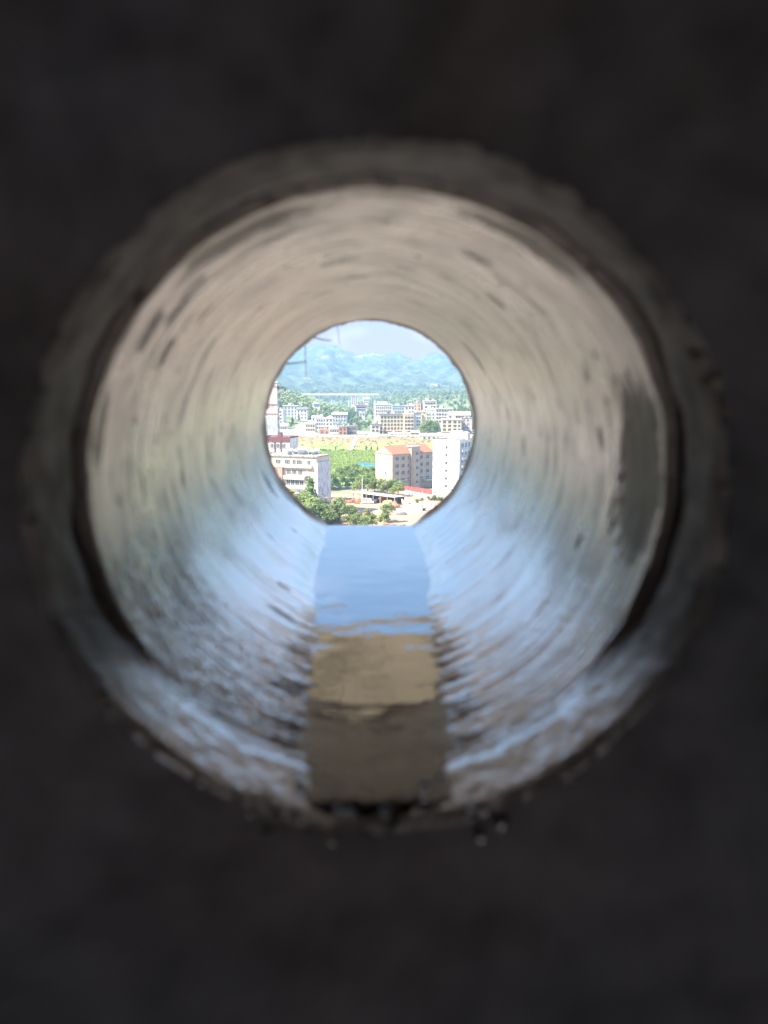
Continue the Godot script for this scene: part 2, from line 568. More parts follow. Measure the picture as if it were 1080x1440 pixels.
func tube_mesh(pos: PackedVector3Array, col: PackedColorArray, uv: PackedVector2Array, j0: int, j1: int) -> ArrayMesh:
	var w := AROUND + 1
	var v := pos.slice(j0 * w, (j1 + 1) * w)
	var nn := PackedVector3Array()
	nn.resize(v.size())
	var idx := PackedInt32Array()
	for j in range(j0, j1 + 1):
		for i in w:
			var du := pos[j * w + (i + 1) % AROUND] - pos[j * w + (i + AROUND - 1) % AROUND]
			var dv := pos[mini(j + 1, ALONG) * w + i] - pos[maxi(j - 1, 0) * w + i]
			nn[(j - j0) * w + i] = du.cross(dv).normalized() * (1.0 if true else -1.0)
	# normals look at the axis
	var inward := Vector3(AX, AY, v[0].z) - v[0]
	if nn[0].dot(inward) < 0.0:
		for k in nn.size():
			nn[k] = -nn[k]
	for j in j1 - j0:
		for i in AROUND:
			var o := j * w + i
			idx.append_array([o, o + w, o + 1, o + 1, o + w, o + w + 1])
	var a := []
	a.resize(Mesh.ARRAY_MAX)
	a[Mesh.ARRAY_VERTEX] = v
	a[Mesh.ARRAY_NORMAL] = nn
	a[Mesh.ARRAY_COLOR] = col.slice(j0 * w, (j1 + 1) * w)
	a[Mesh.ARRAY_TEX_UV] = uv.slice(j0 * w, (j1 + 1) * w)
	a[Mesh.ARRAY_INDEX] = idx
	var m := ArrayMesh.new()
	m.add_surface_from_arrays(Mesh.PRIMITIVE_TRIANGLES, a)
	return m


# fine grain of the concrete
func grain_map() -> ImageTexture:
	var n := noise(43, 1.0, 4)
	var im := Image.create(1024, 1024, false, Image.FORMAT_R8)
	for y in 1024:
		var t := FACE * pow(EXIT / FACE, (y + 0.5) / 1024.0)
		for x in 1024:
			var a := TAU * (x + 0.5) / 1024.0
			var v := n.get_noise_3d(cos(a) * 20.0, sin(a) * 20.0, t * 420.0)
			im.set_pixel(x, y, Color(0.5 + 0.5 * v, 0, 0))
	return ImageTexture.create_from_image(im)


# ---------------------------------------------------------------- the dark room behind the eye

func build_room() -> void:
	var conc := surface("bare dark concrete", 0.16, 0.148, 0.142, 0.9, 0.4, 0.9)
	var front := -FACE + 0.006
	var s := Shape.new().box(Vector3(AX, -2.175, 1.6 + front * 0.5), Vector3(3.5, 0.15, 3.2 - front))
	setting("room_floor", s.mesh(), conc, "bare concrete floor of the dark room behind the hole")
	s = Shape.new().box(Vector3(AX, 0.635, 1.6 + front * 0.5), Vector3(3.5, 0.15, 3.2 - front))
	setting("room_ceiling", s.mesh(), conc, "bare concrete ceiling of the dark room")
	s = Shape.new().box(Vector3(AX - 1.825, -0.77, 1.6 + front * 0.5), Vector3(0.15, 2.66, 3.2 - front))
	setting("wall_left", s.mesh(), conc, "bare side wall of the dark room on the left")
	s = Shape.new().box(Vector3(AX + 1.825, -0.77, 1.6 + front * 0.5), Vector3(0.15, 2.66, 3.2 - front))
	setting("wall_right", s.mesh(), conc, "bare side wall of the dark room on the right")
	# the rear wall with a doorway onto the open landing
	s = Shape.new()
	s.box(Vector3(AX - 1.35, -0.77, 3.275), Vector3(0.8, 2.66, 0.15))
	s.box(Vector3(AX + 1.35, -0.77, 3.275), Vector3(0.8, 2.66, 0.15))
	s.box(Vector3(AX, 0.28, 3.275), Vector3(1.9, 0.56, 0.15))
	setting("wall_rear", s.mesh(), conc, "rear wall of the dark room with an open doorway")
	# the ledge outside, above the hole
	var slab := Shape.new().box(Vector3(AX + 0.05, 0.47, -EXIT - 0.705), Vector3(1.5, 0.1, 1.40))
	var o := put("concrete_ledge", slab.mesh(), surface("ledge render", 0.74, 0.68, 0.54, 0.8, 0.25, 0.8))
	tag(o, "pale tan concrete ledge over the outer mouth of the hole", "ledge")


# ---------------------------------------------------------------- water lying in the hole

func build_water() -> void:
	var n := noise(51, 1.0, 3)
	var across := 48
	var along := 260
	var grid := PackedVector3Array()
	var nn := PackedVector3Array()
	for j in along + 1:
		for i in across + 1:
			var x := (float(i) / across - 0.5) * 0.11
			var start := 0.2235 + 0.010 * n.get_noise_2d(x * 60.0, 3.0) + 0.006 * n.get_noise_2d(x * 210.0, 9.0)
			var t := start + (EXIT + 0.0012 - start) * j / along
			var y := water_height(n, x, t)
			grid.append(Vector3(AX + x, y, -t))
			var e := 0.0006
			nn.append(Vector3(-(water_height(n, x + e, t) - water_height(n, x - e, t)) / (2 * e), 1.0, (water_height(n, x, t + e) - water_height(n, x, t - e)) / (2 * e)).normalized())
	var s := Shape.new()
	s.v = grid
	s.n = nn
	s.c.resize(grid.size())
	s.c.fill(Color.WHITE)
	for j in along:
		for i in across:
			var o := j * (across + 1) + i
			s.i.append_array([o, o + across + 1, o + 1, o + 1, o + across + 1, o + across + 2])
	var m := StandardMaterial3D.new()
	m.resource_name = "still murky water"
	m.albedo_color = lin(0.008, 0.010, 0.006)
	m.roughness = 0.02
	m.metallic_specular = 0.7
	m.clearcoat_enabled = true
	m.clearcoat = 0.95
	m.clearcoat_roughness = 0.02
	setting("water", s.mesh(), m, "shallow still water lying along the bottom of the hole")
	# drops on the near lip and at the edge of the water: sideways, distance, size in millimetres
	var drop := StandardMaterial3D.new()
	drop.resource_name = "clear water"
	drop.albedo_color = Color(1, 1, 1, 0.0)
	drop.roughness = 0.0
	drop.refraction_enabled = true
	drop.refraction_scale = 0.033
	for d in [[-13.0, 222.0, 1.5, "left one of two water droplets hanging at the middle of the lower lip"], [-9.2, 221.5, 1.4, "right one of two water droplets hanging left of the lip's middle"], [1.5, 221.0, 1.6, "single water droplet at the very middle of the lower lip"],
			[-26.5, 245.0, 1.3, "upper droplet on the left shore of the dark water"], [-25.5, 236.0, 1.4, "lower droplet on the left shore of the dark water"], [15.5, 238.0, 1.3, "droplet on the right shore of the dark water, nearest the middle"],
			[21.5, 243.0, 1.3, "droplet farthest up the right shore of the dark water"], [14.5, 226.0, 1.5, "droplet at the foot of the right shore beside the lip"], [-36.0, 224.0, 1.7, "lone droplet on the wet left part of the lower lip"], [28.0, 220.5, 1.7, "lone droplet on the right part of the lower lip"]]:
		var x: float = d[0] * 0.001
		var floor_y := AY - sqrt(R * R - x * x) + 0.0028
		var b := Shape.new().lump(Vector3.ZERO, Vector3(1.0, 0.62, 1.0) * d[2] * 0.0014, 0.0, 1, 12, 20)
		var o := put("water_droplet", b.mesh(), drop, null, Vector3(AX + x, maxf(floor_y, AY - 0.9493 * R if absf(x) < 0.028 else -1.0), -d[1] * 0.001))
		tag(o, d[3], "droplet", "water droplets on the lower lip of the hole")


func water_height(n: FastNoiseLite, x: float, t: float) -> float:
	var y := AY - 0.9545 * R
	y += 0.00016 * n.get_noise_2d(x * 22.0, t * 34.0) * smoothstep(0.75, 0.45, t)
	# the meniscus bends over the outer lip
	y -= 0.004 * pow(smoothstep(EXIT - 0.016, EXIT + 0.0012, t), 2.0)
	# and sinks into the mortar at the near lip
	y -= 0.0035 * smoothstep(0.229, 0.2205, t)
	return y


# ---------------------------------------------------------------- wire ends at the outer mouth

func build_wires() -> void:
	var rust := surface("rusted wire", 0.24, 0.19, 0.16, 0.7, 0.5, 60.0)
	add_wire("rusty wire end at the top of the outer mouth, pointing right at the sky", [Vector3(-0.0547, 0.0539, -0.7700), Vector3(-0.0498, 0.0523, -0.7700), Vector3(-0.0415, 0.0502, -0.7700), Vector3(-0.0339, 0.0496, -0.7700)], 0.00070, rust)
	add_wire("thick rusty wire end poking level from the left rim before the hills", [Vector3(-0.0831, 0.0278, -0.7850), Vector3(-0.0767, 0.0281, -0.7850), Vector3(-0.0689, 0.0286, -0.7850), Vector3(-0.0597, 0.0297, -0.7850)], 0.00080, rust)
	add_wire("thin wire hanging upright across the tip of the level wire", [Vector3(-0.0612, 0.0457, -0.7880), Vector3(-0.0610, 0.0360, -0.7880), Vector3(-0.0607, 0.0254, -0.7880), Vector3(-0.0603, 0.0135, -0.7880)], 0.00042, rust)
	add_wire("short bent wire stub on the left rim above the tower", [Vector3(-0.0932, 0.0055, -0.7700), Vector3(-0.0876, 0.0042, -0.7700), Vector3(-0.0820, 0.0038, -0.7700), Vector3(-0.0778, 0.0024, -0.7700)], 0.00090, rust)
	add_wire("lowest short wire stub on the left rim before the pale tower", [Vector3(-0.1006, -0.0164, -0.7750), Vector3(-0.0957, -0.0154, -0.7750), Vector3(-0.0907, -0.0143, -0.7750)], 0.00060, rust)
	add_wire("faint thin wire dangling in the sky above the left hilltop", [Vector3(-0.0293, 0.0801, -0.7850), Vector3(-0.0281, 0.0615, -0.7850), Vector3(-0.0271, 0.0539, -0.7850), Vector3(-0.0261, 0.0463, -0.7850)], 0.00032, rust)


func add_wire(label: String, pts: Array, r: float, look: Material) -> void:
	var s := Shape.new()
	for k in pts.size() - 1:
		s.tube(pts[k], pts[k + 1], r * (1.0 - 0.12 * k), r * (1.0 - 0.12 * (k + 1)), 8, true)
	tag(put("wire_end", s.mesh(), look), label, "wire")


# ---------------------------------------------------------------- the land

func along(x: float, xs: Array, ys: Array) -> float:
	if x <= xs[0]:
		return ys[0]
	for k in xs.size() - 1:
		if x <= xs[k + 1]:
			return lerpf(ys[k], ys[k + 1], smoothstep(0.0, 1.0, (x - xs[k]) / (xs[k + 1] - xs[k])) * 0.5 + 0.5 * (x - xs[k]) / (xs[k + 1] - xs[k]))
	return ys[-1]


var relief := noise(71, 1.0, 5)
var patchy := noise(72, 1.0, 4)


func mountain_crest(x: float) -> float:
	return along(x, [-1500, -900, -640, -470, -428, -349, -245, -154, -96, -50, -4, 33, 137, 204, 275, 316, 437, 770, 1500], [640, 330, 150, 140, 212, 268, 300, 292, 262, 224, 240, 250, 240, 223, 200, 182, 150, 330, 640])


func peak_crest(x: float) -> float:
	return along(x, [-200, 120, 190, 228, 267, 299, 330, 369, 418, 468, 580, 900], [-40, 30, 100, 140, 166, 185, 195, 180, 138, 92, 40, -20])


func ground_at(x: float, z: float) -> float:
	var d := -z
	if d < 100.0:
		return VALLEY
	var h := along(d, [0, 552, 592, 680, 800, 1000, 1400, 1800, 2200], [VALLEY, VALLEY, -34.8, -33.6, -29.0, -22.0, -12.0, -6.0, 2.0])
	var foot := exp(-pow((x + 45.0) / 75.0, 2.0))
	h = lerpf(h, minf(h, -33.0), foot * smoothstep(1900.0, 1500.0, d))
	h += 21.0 * exp(-pow((x + 100.0) / 52.0, 2.0) - pow((d - 930.0) / 210.0, 2.0))
	h += 10.0 * exp(-pow((x - 150.0) / 70.0, 2.0) - pow((d - 1250.0) / 260.0, 2.0))
	if d > 640.0:
		h += 1.6 * relief.get_noise_2d(x * 0.02, d * 0.012) * smoothstep(640.0, 900.0, d)
	if d > 1700.0:
		var spurs := relief.get_noise_2d(x * 0.0042, d * 0.0016)
		var gully := absf(relief.get_noise_2d(x * 0.009 + 40.0, d * 0.0035))
		var s := (d - 1750.0) / 2750.0
		var s1 := s if s < 1.0 else 1.0 - (s - 1.0) * 1.6
		s1 = clampf(s1, 0.0, 1.0)
		var a := (mountain_crest(x) + 6.0) * pow(s1, 1.25) + 48.0 * spurs * sin(PI * minf(s1, 1.0)) - 42.0 * gully * s1 * (1.05 - s1) * 2.0
		var q := (d - 1900.0) / 1900.0
		var q1 := clampf(q if q < 1.0 else 1.0 - (q - 1.0) * 1.5, 0.0, 1.0)
		var b := (peak_crest(x) + 8.0) * pow(q1, 1.15) + 34.0 * spurs * sin(PI * q1) - 24.0 * gully * q1 * (1.05 - q1) * 2.0 - 8.0
		h = lerpf(h, maxf(a, b) - 4.0, smoothstep(1700.0, 2100.0, d))
		h += 9.0 * relief.get_noise_2d(x * 0.035, d * 0.02) + 5.0 * relief.get_noise_2d(x * 0.11, d * 0.07)
	return h


func ground_color(x: float, z: float, h: float) -> Color:
	var d := -z
	var p := patchy.get_noise_2d(x * 0.05, d * 0.03)
	var f := patchy.get_noise_2d(x * 0.3, d * 0.2)
	if d < 205.0:
		return lin_mix(Color(0.33, 0.295, 0.255), Color(0.25, 0.225, 0.18), 0.5 + p)
	var c := lin_mix(Color(0.17, 0.165, 0.09), Color(0.23, 0.20, 0.13), 0.5 + p + 0.5 * f)
	if d < 660.0 and absf(x) > 62.0:
		c = lin_mix(Color(0.34, 0.31, 0.285), Color(0.24, 0.225, 0.19), 0.5 + p + f)
	if d > 345.0 and d < 578.0 and x > -75.0 and x < 120.0:
		c = lin_mix(Color(0.25, 0.33, 0.07), Color(0.17, 0.25, 0.055), 0.5 + 0.7 * p + 0.9 * f)
	if d >= 573.0 + 9.0 * f + 5.0 * p and d < 604.0:
		c = lin_mix(Color(0.235, 0.175, 0.09), Color(0.19, 0.165, 0.07), 0.45 + 0.8 * p + 0.3 * f)
	if d >= 604.0 and d < 660.0:
		c = lin_mix(Color(0.34, 0.31, 0.26), Color(0.28, 0.24, 0.16), 0.5 + p)
	if d >= 660.0 and d < 1700.0:
		c = lin_mix(Color(0.09, 0.13, 0.045), Color(0.19, 0.21, 0.09), 0.5 + p + 0.5 * f)
	if d >= 1700.0:
		c = lin_mix(Color(0.015, 0.038, 0.02), Color(0.10, 0.14, 0.06), 0.5 + 0.8 * patchy.get_noise_2d(x * 0.012, d * 0.006) + 0.9 * patchy.get_noise_2d(x * 0.09, d * 0.05))
		# quarried benches and cleared plots on the far slopes
		var bench := lerpf(142.0, 196.0, clampf((x + 195.0) / 270.0, 0.0, 1.0))
		var wide := 9.0 + 10.0 * smoothstep(-60.0, 60.0, x)
		if x > -200.0 and x < 85.0 and d > 2400.0 and absf(h - bench + 9.0 * p) < wide * (0.6 + 1.2 * f):
			c = Color(0.26, 0.21, 0.17)
		for k in [[192.0, 20.0, 26.0, 6.0], [-180.0, 42.0, 20.0, 4.0], [-120.0, 62.0, 9.0, 10.0], [150.0, 96.0, 9.0, 13.0], [-60.0, 118.0, 14.0, 5.0], [40.0, 60.0, 10.0, 4.0]]:
			if absf(x - k[0]) < 0.8 * k[2] * (1.0 + f) and absf(h - k[1]) < 0.6 * k[3] * (1.0 + f) and d < 4300.0:
				c = Color(0.26, 0.19, 0.13)
	return c


func lin_mix(a: Color, b: Color, t: float) -> Color:
	return a.lerp(b, clampf(t, 0.0, 1.0))


func land(xs: PackedFloat32Array, ds: PackedFloat32Array) -> ArrayMesh:
	var s := Shape.new()
	var w := xs.size()
	for j in ds.size():
		for i in w:
			var h := ground_at(xs[i], -ds[j])
			s.v.append(Vector3(xs[i], h, -ds[j]))
			s.c.append(ground_color(xs[i], -ds[j], h))
	s.n.resize(s.v.size())
	for j in ds.size():
		for i in w:
			var du := s.v[j * w + mini(i + 1, w - 1)] - s.v[j * w + maxi(i - 1, 0)]
			var dv := s.v[mini(j + 1, ds.size() - 1) * w + i] - s.v[maxi(j - 1, 0) * w + i]
			s.n[j * w + i] = du.cross(dv).normalized()
	for j in ds.size() - 1:
		for i in w - 1:
			var o := j * w + i
			s.i.append_array([o, o + w, o + 1, o + 1, o + w, o + w + 1])
	return s.mesh()


func span(a: float, b: float, n: int) -> PackedFloat32Array:
	var p := PackedFloat32Array()
	for k in n + 1:
		p.append(lerpf(a, b, float(k) / n))
	return p


func build_terrain() -> void:
	var soil := StandardMaterial3D.new()
	soil.resource_name = "soil and grass"
	soil.vertex_color_use_as_albedo = true
	soil.roughness = 0.95
	var near_rows := span(-1200.0, 200.0, 20)
	near_rows.append_array(span(215.0, 700.0, 130))
	near_rows.append_array(span(710.0, 1740.0, 90))
	var cols := span(-1500.0, -330.0, 24)
	cols.append_array(span(-320.0, 320.0, 160))
	cols.append_array(span(340.0, 1500.0, 24))
	setting("ground", land(cols, near_rows), soil, "valley floor, field and embankment below the town")
	setting("hills", land(span(-1500.0, 1500.0, 250), span(1735.0, 5600.0, 230)), soil, "wooded hills fading in haze with pale quarried benches")
	var plain := Shape.new().box(Vector3(0, VALLEY - 3.5, 0), Vector3(11000, 1, 11400))
	setting("land", plain.mesh(), surface("far land", 0.10, 0.12, 0.06, 0.95), "flat land running out to the horizon")
	# the dug-over yard, a sheet just above the soil
	var yard := Shape.new()
	var dirt := StandardMaterial3D.new()
	dirt.resource_name = "dug red soil"
	dirt.vertex_color_use_as_albedo = true
	dirt.roughness = 0.95
	var rows := 60
	var across := 60
	for j in rows + 1:
		for i in across + 1:
			var d := lerpf(226.0, 318.0, float(j) / rows)
			var x := lerpf(-22.0, 30.0, float(i) / across)
			var track := exp(-pow((d - 268.0 - x * 0.35) / 6.0, 2.0))
			var c := lin_mix(Color(0.47, 0.28, 0.17), Color(0.36, 0.21, 0.12), 0.5 + 0.9 * patchy.get_noise_2d(x * 0.25, d * 0.12))
			c = lin_mix(c, Color(0.58, 0.44, 0.33), 0.75 * track)
			yard.v.append(Vector3(x, VALLEY + 0.08 + 0.35 * maxf(0.0, patchy.get_noise_2d(x * 0.2, d * 0.2)), -d))
			yard.c.append(c)
			yard.n.append(Vector3.UP)
	for j in rows:
		for i in across:
			var o := j * (across + 1) + i
			yard.i.append_array([o, o + across + 1, o + 1, o + 1, o + across + 1, o + across + 2])
	setting("dirt_yard", yard.mesh(), dirt, "dug orange soil of the yard with a pale track")
	var road := Shape.new()
	for k in 40:
		var x0 := -150.0 + k * 8.0
		road.quad(Vector3(x0, ground_at(x0, -606.0) + 0.25, -603.0), Vector3(x0, ground_at(x0, -612.0) + 0.25, -612.0), Vector3(x0 + 8.0, ground_at(x0 + 8.0, -612.0) + 0.25, -612.0), Vector3(x0 + 8.0, ground_at(x0 + 8.0, -606.0) + 0.25, -603.0))
	setting("road", road.mesh(), surface("pale road", 0.36, 0.34, 0.31, 0.9), "pale road along the top of the embankment")


# ---------------------------------------------------------------- plants

var leaf_look: StandardMaterial3D
var bark_look: StandardMaterial3D


func leaves_mesh(lobes: Array, count: int, size: float, seed_: int, dark: Color, pale: Color) -> ArrayMesh:
	var r := RandomNumberGenerator.new()
	r.seed = seed_
	var s := Shape.new()
	for k in count:
		var l: Array = lobes[r.randi() % lobes.size()]
		var d := Vector3(r.randfn(), r.randfn(), r.randfn()).normalized()
		var q := pow(r.randf(), 0.35)
		var p: Vector3 = l[0] + d * l[1] * q * (0.8 + 0.35 * r.randf())
		var nrm := (d + 0.8 * Vector3(r.randfn(), r.randfn() + 0.4, r.randfn())).normalized()
		var u := nrm.cross(Vector3(r.randfn(), r.randfn(), r.randfn())).normalized()
		var w := nrm.cross(u)
		var z := size * r.randf_range(0.6, 1.35)
		s.tint = dark.lerp(pale, clampf(r.randf() * 0.7 + 0.3 * l[2], 0.0, 1.0))
		s.quad(p - u * z * 0.5, p + w * z * 0.32, p + u * z * 0.6, p - w * z * 0.32)
	return s.mesh()


func make_tree(label: String, kind: int, seed_: int, dark: Color, pale: Color) -> Node3D:
	var r := RandomNumberGenerator.new()
	r.seed = seed_
	var t := thing(["broad_tree", "upright_tree", "bush"][kind], label, ["tree", "tree", "bush"][kind])
	var lobes := []
	var tall: float = [8.0, 9.0, 3.0][kind]
	var trunk := Shape.new()
	if kind == 0:
		for k in 15:
			var a := r.randf() * TAU
			var up := r.randf()
			var out := (1.0 - 0.75 * up * up) * r.randf_range(1.2, 2.9)
			lobes.append([Vector3(cos(a) * out, 2.6 + up * 4.3, sin(a) * out), r.randf_range(0.8, 1.5), r.randf()])
	elif kind == 1:
		for k in 13:
			var a := r.randf() * TAU
			var up := k / 12.0
			var out := (1.0 - up) * 1.5 * r.randf_range(0.5, 1.0)
			lobes.append([Vector3(cos(a) * out, 1.6 + up * 6.8, sin(a) * out), lerpf(1.35, 0.5, up), r.randf()])
	else:
		for k in 8:
			var a := r.randf() * TAU
			var out := r.randf_range(0.2, 1.3)
			lobes.append([Vector3(cos(a) * out, r.randf_range(0.5, 1.9), sin(a) * out), r.randf_range(0.5, 0.9), r.randf()])
	var fork: float = tall * [0.35, 0.5, 0.12][kind]
	trunk.tube(Vector3(0, -0.6, 0), Vector3(0, fork, 0), tall * 0.022, tall * 0.015, 7)
	for k in mini(6, lobes.size()):
		trunk.tube(Vector3(0, fork * 0.9, 0), lobes[k][0], tall * 0.010, tall * 0.004, 5)
	put("trunk", trunk.mesh(), bark_look, t)
	put("crown", leaves_mesh(lobes, [1500, 1100, 420][kind], [0.52, 0.5, 0.38][kind], seed_ + 7, dark, pale), leaf_look, t)
	return t


var grown := {}


func plant(proto: String, label: String, x: float, d: float, top: float, group := "", on := -999.0) -> void:
	var src: Node3D = grown[proto]
	var t: Node3D = src
	if src.has_meta("placed"):
		t = src.duplicate()
		t.name = numbered(String(src.get_meta("kind_name")))
		add_child(t, true)
	else:
		src.set_meta("placed", true)
		src.set_meta("kind_name", String(src.name).rstrip("_0123456789"))
	var base := ground_at(x, -d) if on < -900.0 else on
	var full: float = {"broad_tree": 7.9, "upright_tree": 9.0, "bush": 2.7}[String(t.get_meta("kind_name"))]
	var k := maxf(0.35, (top - base) / full)
	t.position = Vector3(x, base, -d)
	t.rotation.y = rng.randf() * TAU
	t.scale = Vector3(k * rng.randf_range(1.15, 1.4), k, k * rng.randf_range(1.15, 1.4))
	tag(t, label, "bush" if String(t.get_meta("kind_name")) == "bush" else "tree", group)


# a wood or crop that nobody could count: one object of many tufts
func mass(called: String, label: String, spots: Array, size: float, tall: float, dark: Color, pale: Color) -> void:
	var tufts := leaves_mesh([[Vector3(0, 0.62 * tall, 0), 0.5 * size, 0.2], [Vector3(0.22 * size, 0.4 * tall, 0.1 * size), 0.42 * size, 0.6], [Vector3(-0.2 * size, 0.45 * tall, -0.15 * size), 0.42 * size, 1.0]], 60, 0.34 * size, 77, dark, pale)
	var mm := MultiMesh.new()
	mm.transform_format = MultiMesh.TRANSFORM_3D
	mm.mesh = tufts
	mm.instance_count = spots.size()
	for k in spots.size():
		var b := Basis(Vector3.UP, rng.randf() * TAU).scaled(Vector3.ONE * rng.randf_range(0.7, 1.35))
		mm.set_instance_transform(k, Transform3D(b, spots[k]))
	var o := MultiMeshInstance3D.new()
	o.name = numbered(called)
	o.multimesh = mm
	o.material_override = leaf_look
	o.set_meta("kind", "stuff")
	o.set_meta("label", label)
	o.set_meta("category", called)
	add_child(o, true)


# ---------------------------------------------------------------- houses

var sizes := {}


# front face at local z = 0, body behind it; the walls run a little into the soil
func house(called: String, label: String, x: float, d: float, top: float, wide: float, deep: float, turn: float, look: Material, group := "") -> Node3D:
	var base := ground_at(x, -d)
	var b := thing(called, label, "house" if called.contains("house") else "workshop" if called.contains("workshop") else "tower" if called.contains("tower") else "building", Vector3(x, base, -d), deg_to_rad(turn), group)
	var h := top - base
	sizes[b] = Vector3(wide, h, deep)
	put("wall", Shape.new().box(Vector3(0, h * 0.5 - 1.5, -deep * 0.5), Vector3(wide, h + 3.0, deep)).mesh(), look, b)
	return b


func parapet(b: Node3D, high: float, out: float, look: Material) -> void:
	var s: Vector3 = sizes[b]
	var m := Shape.new()
	m.box(Vector3(0, s.y + high * 0.5, out - 0.12), Vector3(s.x + out * 2, high, 0.24))
	m.box(Vector3(0, s.y + high * 0.5, -s.z - out + 0.12), Vector3(s.x + out * 2, high, 0.24))
	m.box(Vector3(-s.x * 0.5 - out + 0.12, s.y + high * 0.5, -s.z * 0.5), Vector3(0.24, high, s.z + out * 2 - 0.484))
	m.box(Vector3(s.x * 0.5 + out - 0.12, s.y + high * 0.5, -s.z * 0.5), Vector3(0.24, high, s.z + out * 2 - 0.484))
	put("parapet", m.mesh(), look, b)


func flat_roof(b: Node3D, thick: float, out: float, look: Material) -> void:
	var s: Vector3 = sizes[b]
	put("roof", Shape.new().box(Vector3(0, s.y + thick * 0.5 + 0.004, -s.z * 0.5), Vector3(s.x + out * 2, thick, s.z + out * 2)).mesh(), look, b)
	if b.has_meta("group"):
		# a tank and a stair hut up on the roof
		var u := rng.randf_range(-0.3, 0.3) * s.x
		put("roof_tank", Shape.new().tube(Vector3(u, s.y + thick, -s.z * 0.35), Vector3(u, s.y + thick + rng.randf_range(1.1, 1.7), -s.z * 0.35), 0.75, 0.75, 10).mesh(), mats["steel"] if rng.randf() < 0.5 else mats["white paint"], b)
		if s.x > 7.0:
			put("stair_hut", Shape.new().box(Vector3(-u * 0.9, s.y + thick + 1.1, -s.z * 0.55), Vector3(2.6, 2.2, 2.8)).mesh(), look, b)


# a pitched roof, its ridge running from side to side (or from front to back), gables walled up
func pitched_roof(b: Node3D, rise: float, out: float, look: Material, wall_look: Material, across := true, part := "roof") -> void:
	var s: Vector3 = sizes[b]
	var half := s.z * 0.5 if across else s.x * 0.5
	var long := s.x if across else s.z
	var slope := rise / half
	var m := Shape.new()
	m.prism([Vector2(-half - out, -slope * out), Vector2(half + out, -slope * out), Vector2(half + out, -slope * out + 0.22), Vector2(0, rise + 0.24), Vector2(-half - out, -slope * out + 0.22)], long * 0.5 + out, -long * 0.5 - out)
	var g := Shape.new()
	g.prism([Vector2(-half, 0), Vector2(half, 0), Vector2(0, rise - 0.03)], long * 0.5 + out + 0.01, -long * 0.5 - out - 0.01)
	var r := put(part, m.mesh(), look, b, Vector3(0, s.y + 0.02, -s.z * 0.5), PI * 0.5 if across else 0.0)
	put("gable", g.mesh(), wall_look, r)


func window_mesh(w: float, h: float, frame: Material, bars: int, sill := true) -> ArrayMesh:
	var key := "window %.2f %.2f %s %d" % [w, h, frame.resource_name, bars]
	if shapes.has(key):
		return shapes[key]
	var glass := Shape.new().box(Vector3(0, 0, -0.02), Vector3(w, h, 0.10))
	var f := Shape.new()
	var t := 0.09
	f.box(Vector3(0, h * 0.5 + t * 0.5, 0.02), Vector3(w + t * 2, t, 0.22))
	f.box(Vector3(0, -h * 0.5 - t * 0.5, 0.05), Vector3(w + t * 2 + (0.2 if sill else 0.0), t, 0.30))
	for s in [-1, 1]:
		f.box(Vector3(s * (w * 0.5 + t * 0.5), 0, 0.02), Vector3(t, h, 0.22))
	for k in bars:
		f.box(Vector3(-w * 0.5 + w * (k + 1) / (bars + 1), 0, 0.035), Vector3(0.07, h, 0.07))
	var m := ArrayMesh.new()
	glass.add_to(m)
	f.add_to(m)
	m.surface_set_material(0, mats["glass"])
	m.surface_set_material(1, frame)
	shapes[key] = m
	return m


# windows on one face: us = places along the face from its middle, downs = centres below the roof line
func windows(b: Node3D, face: String, us: Array, downs: Array, w: float, h: float, frame: Material, bars := 1, proud := 0.0) -> void:
	var s: Vector3 = sizes[b]
	var m := window_mesh(w, h, frame, bars)
	for down in downs:
		for u in us:
			var at := Vector3(u, s.y - down, proud)
			var turn := 0.0
			if face == "right":
				at = Vector3(s.x * 0.5 + proud, s.y - down, -s.z * 0.5 - u)
				turn = PI * 0.5
			elif face == "left":
				at = Vector3(-s.x * 0.5 - proud, s.y - down, -s.z * 0.5 + u)
				turn = -PI * 0.5
			put("window", m, null, b, at, turn)


func part_box(called: String, b: Node3D, at: Vector3, size: Vector3, look: Material) -> MeshInstance3D:
	return put(called, Shape.new().box(at, size).mesh(), look, b)


func spread(n: int, wide: float) -> Array:
	var a := []
	for k in n:
		a.append(-wide * 0.5 + wide * (k + 0.5) / n)
	return a


func rows(first: float, n: int, step := 3.1) -> Array:
	var a := []
	for k in n:
		a.append(first + step * k)
	return a


# ---------------------------------------------------------------- vehicles

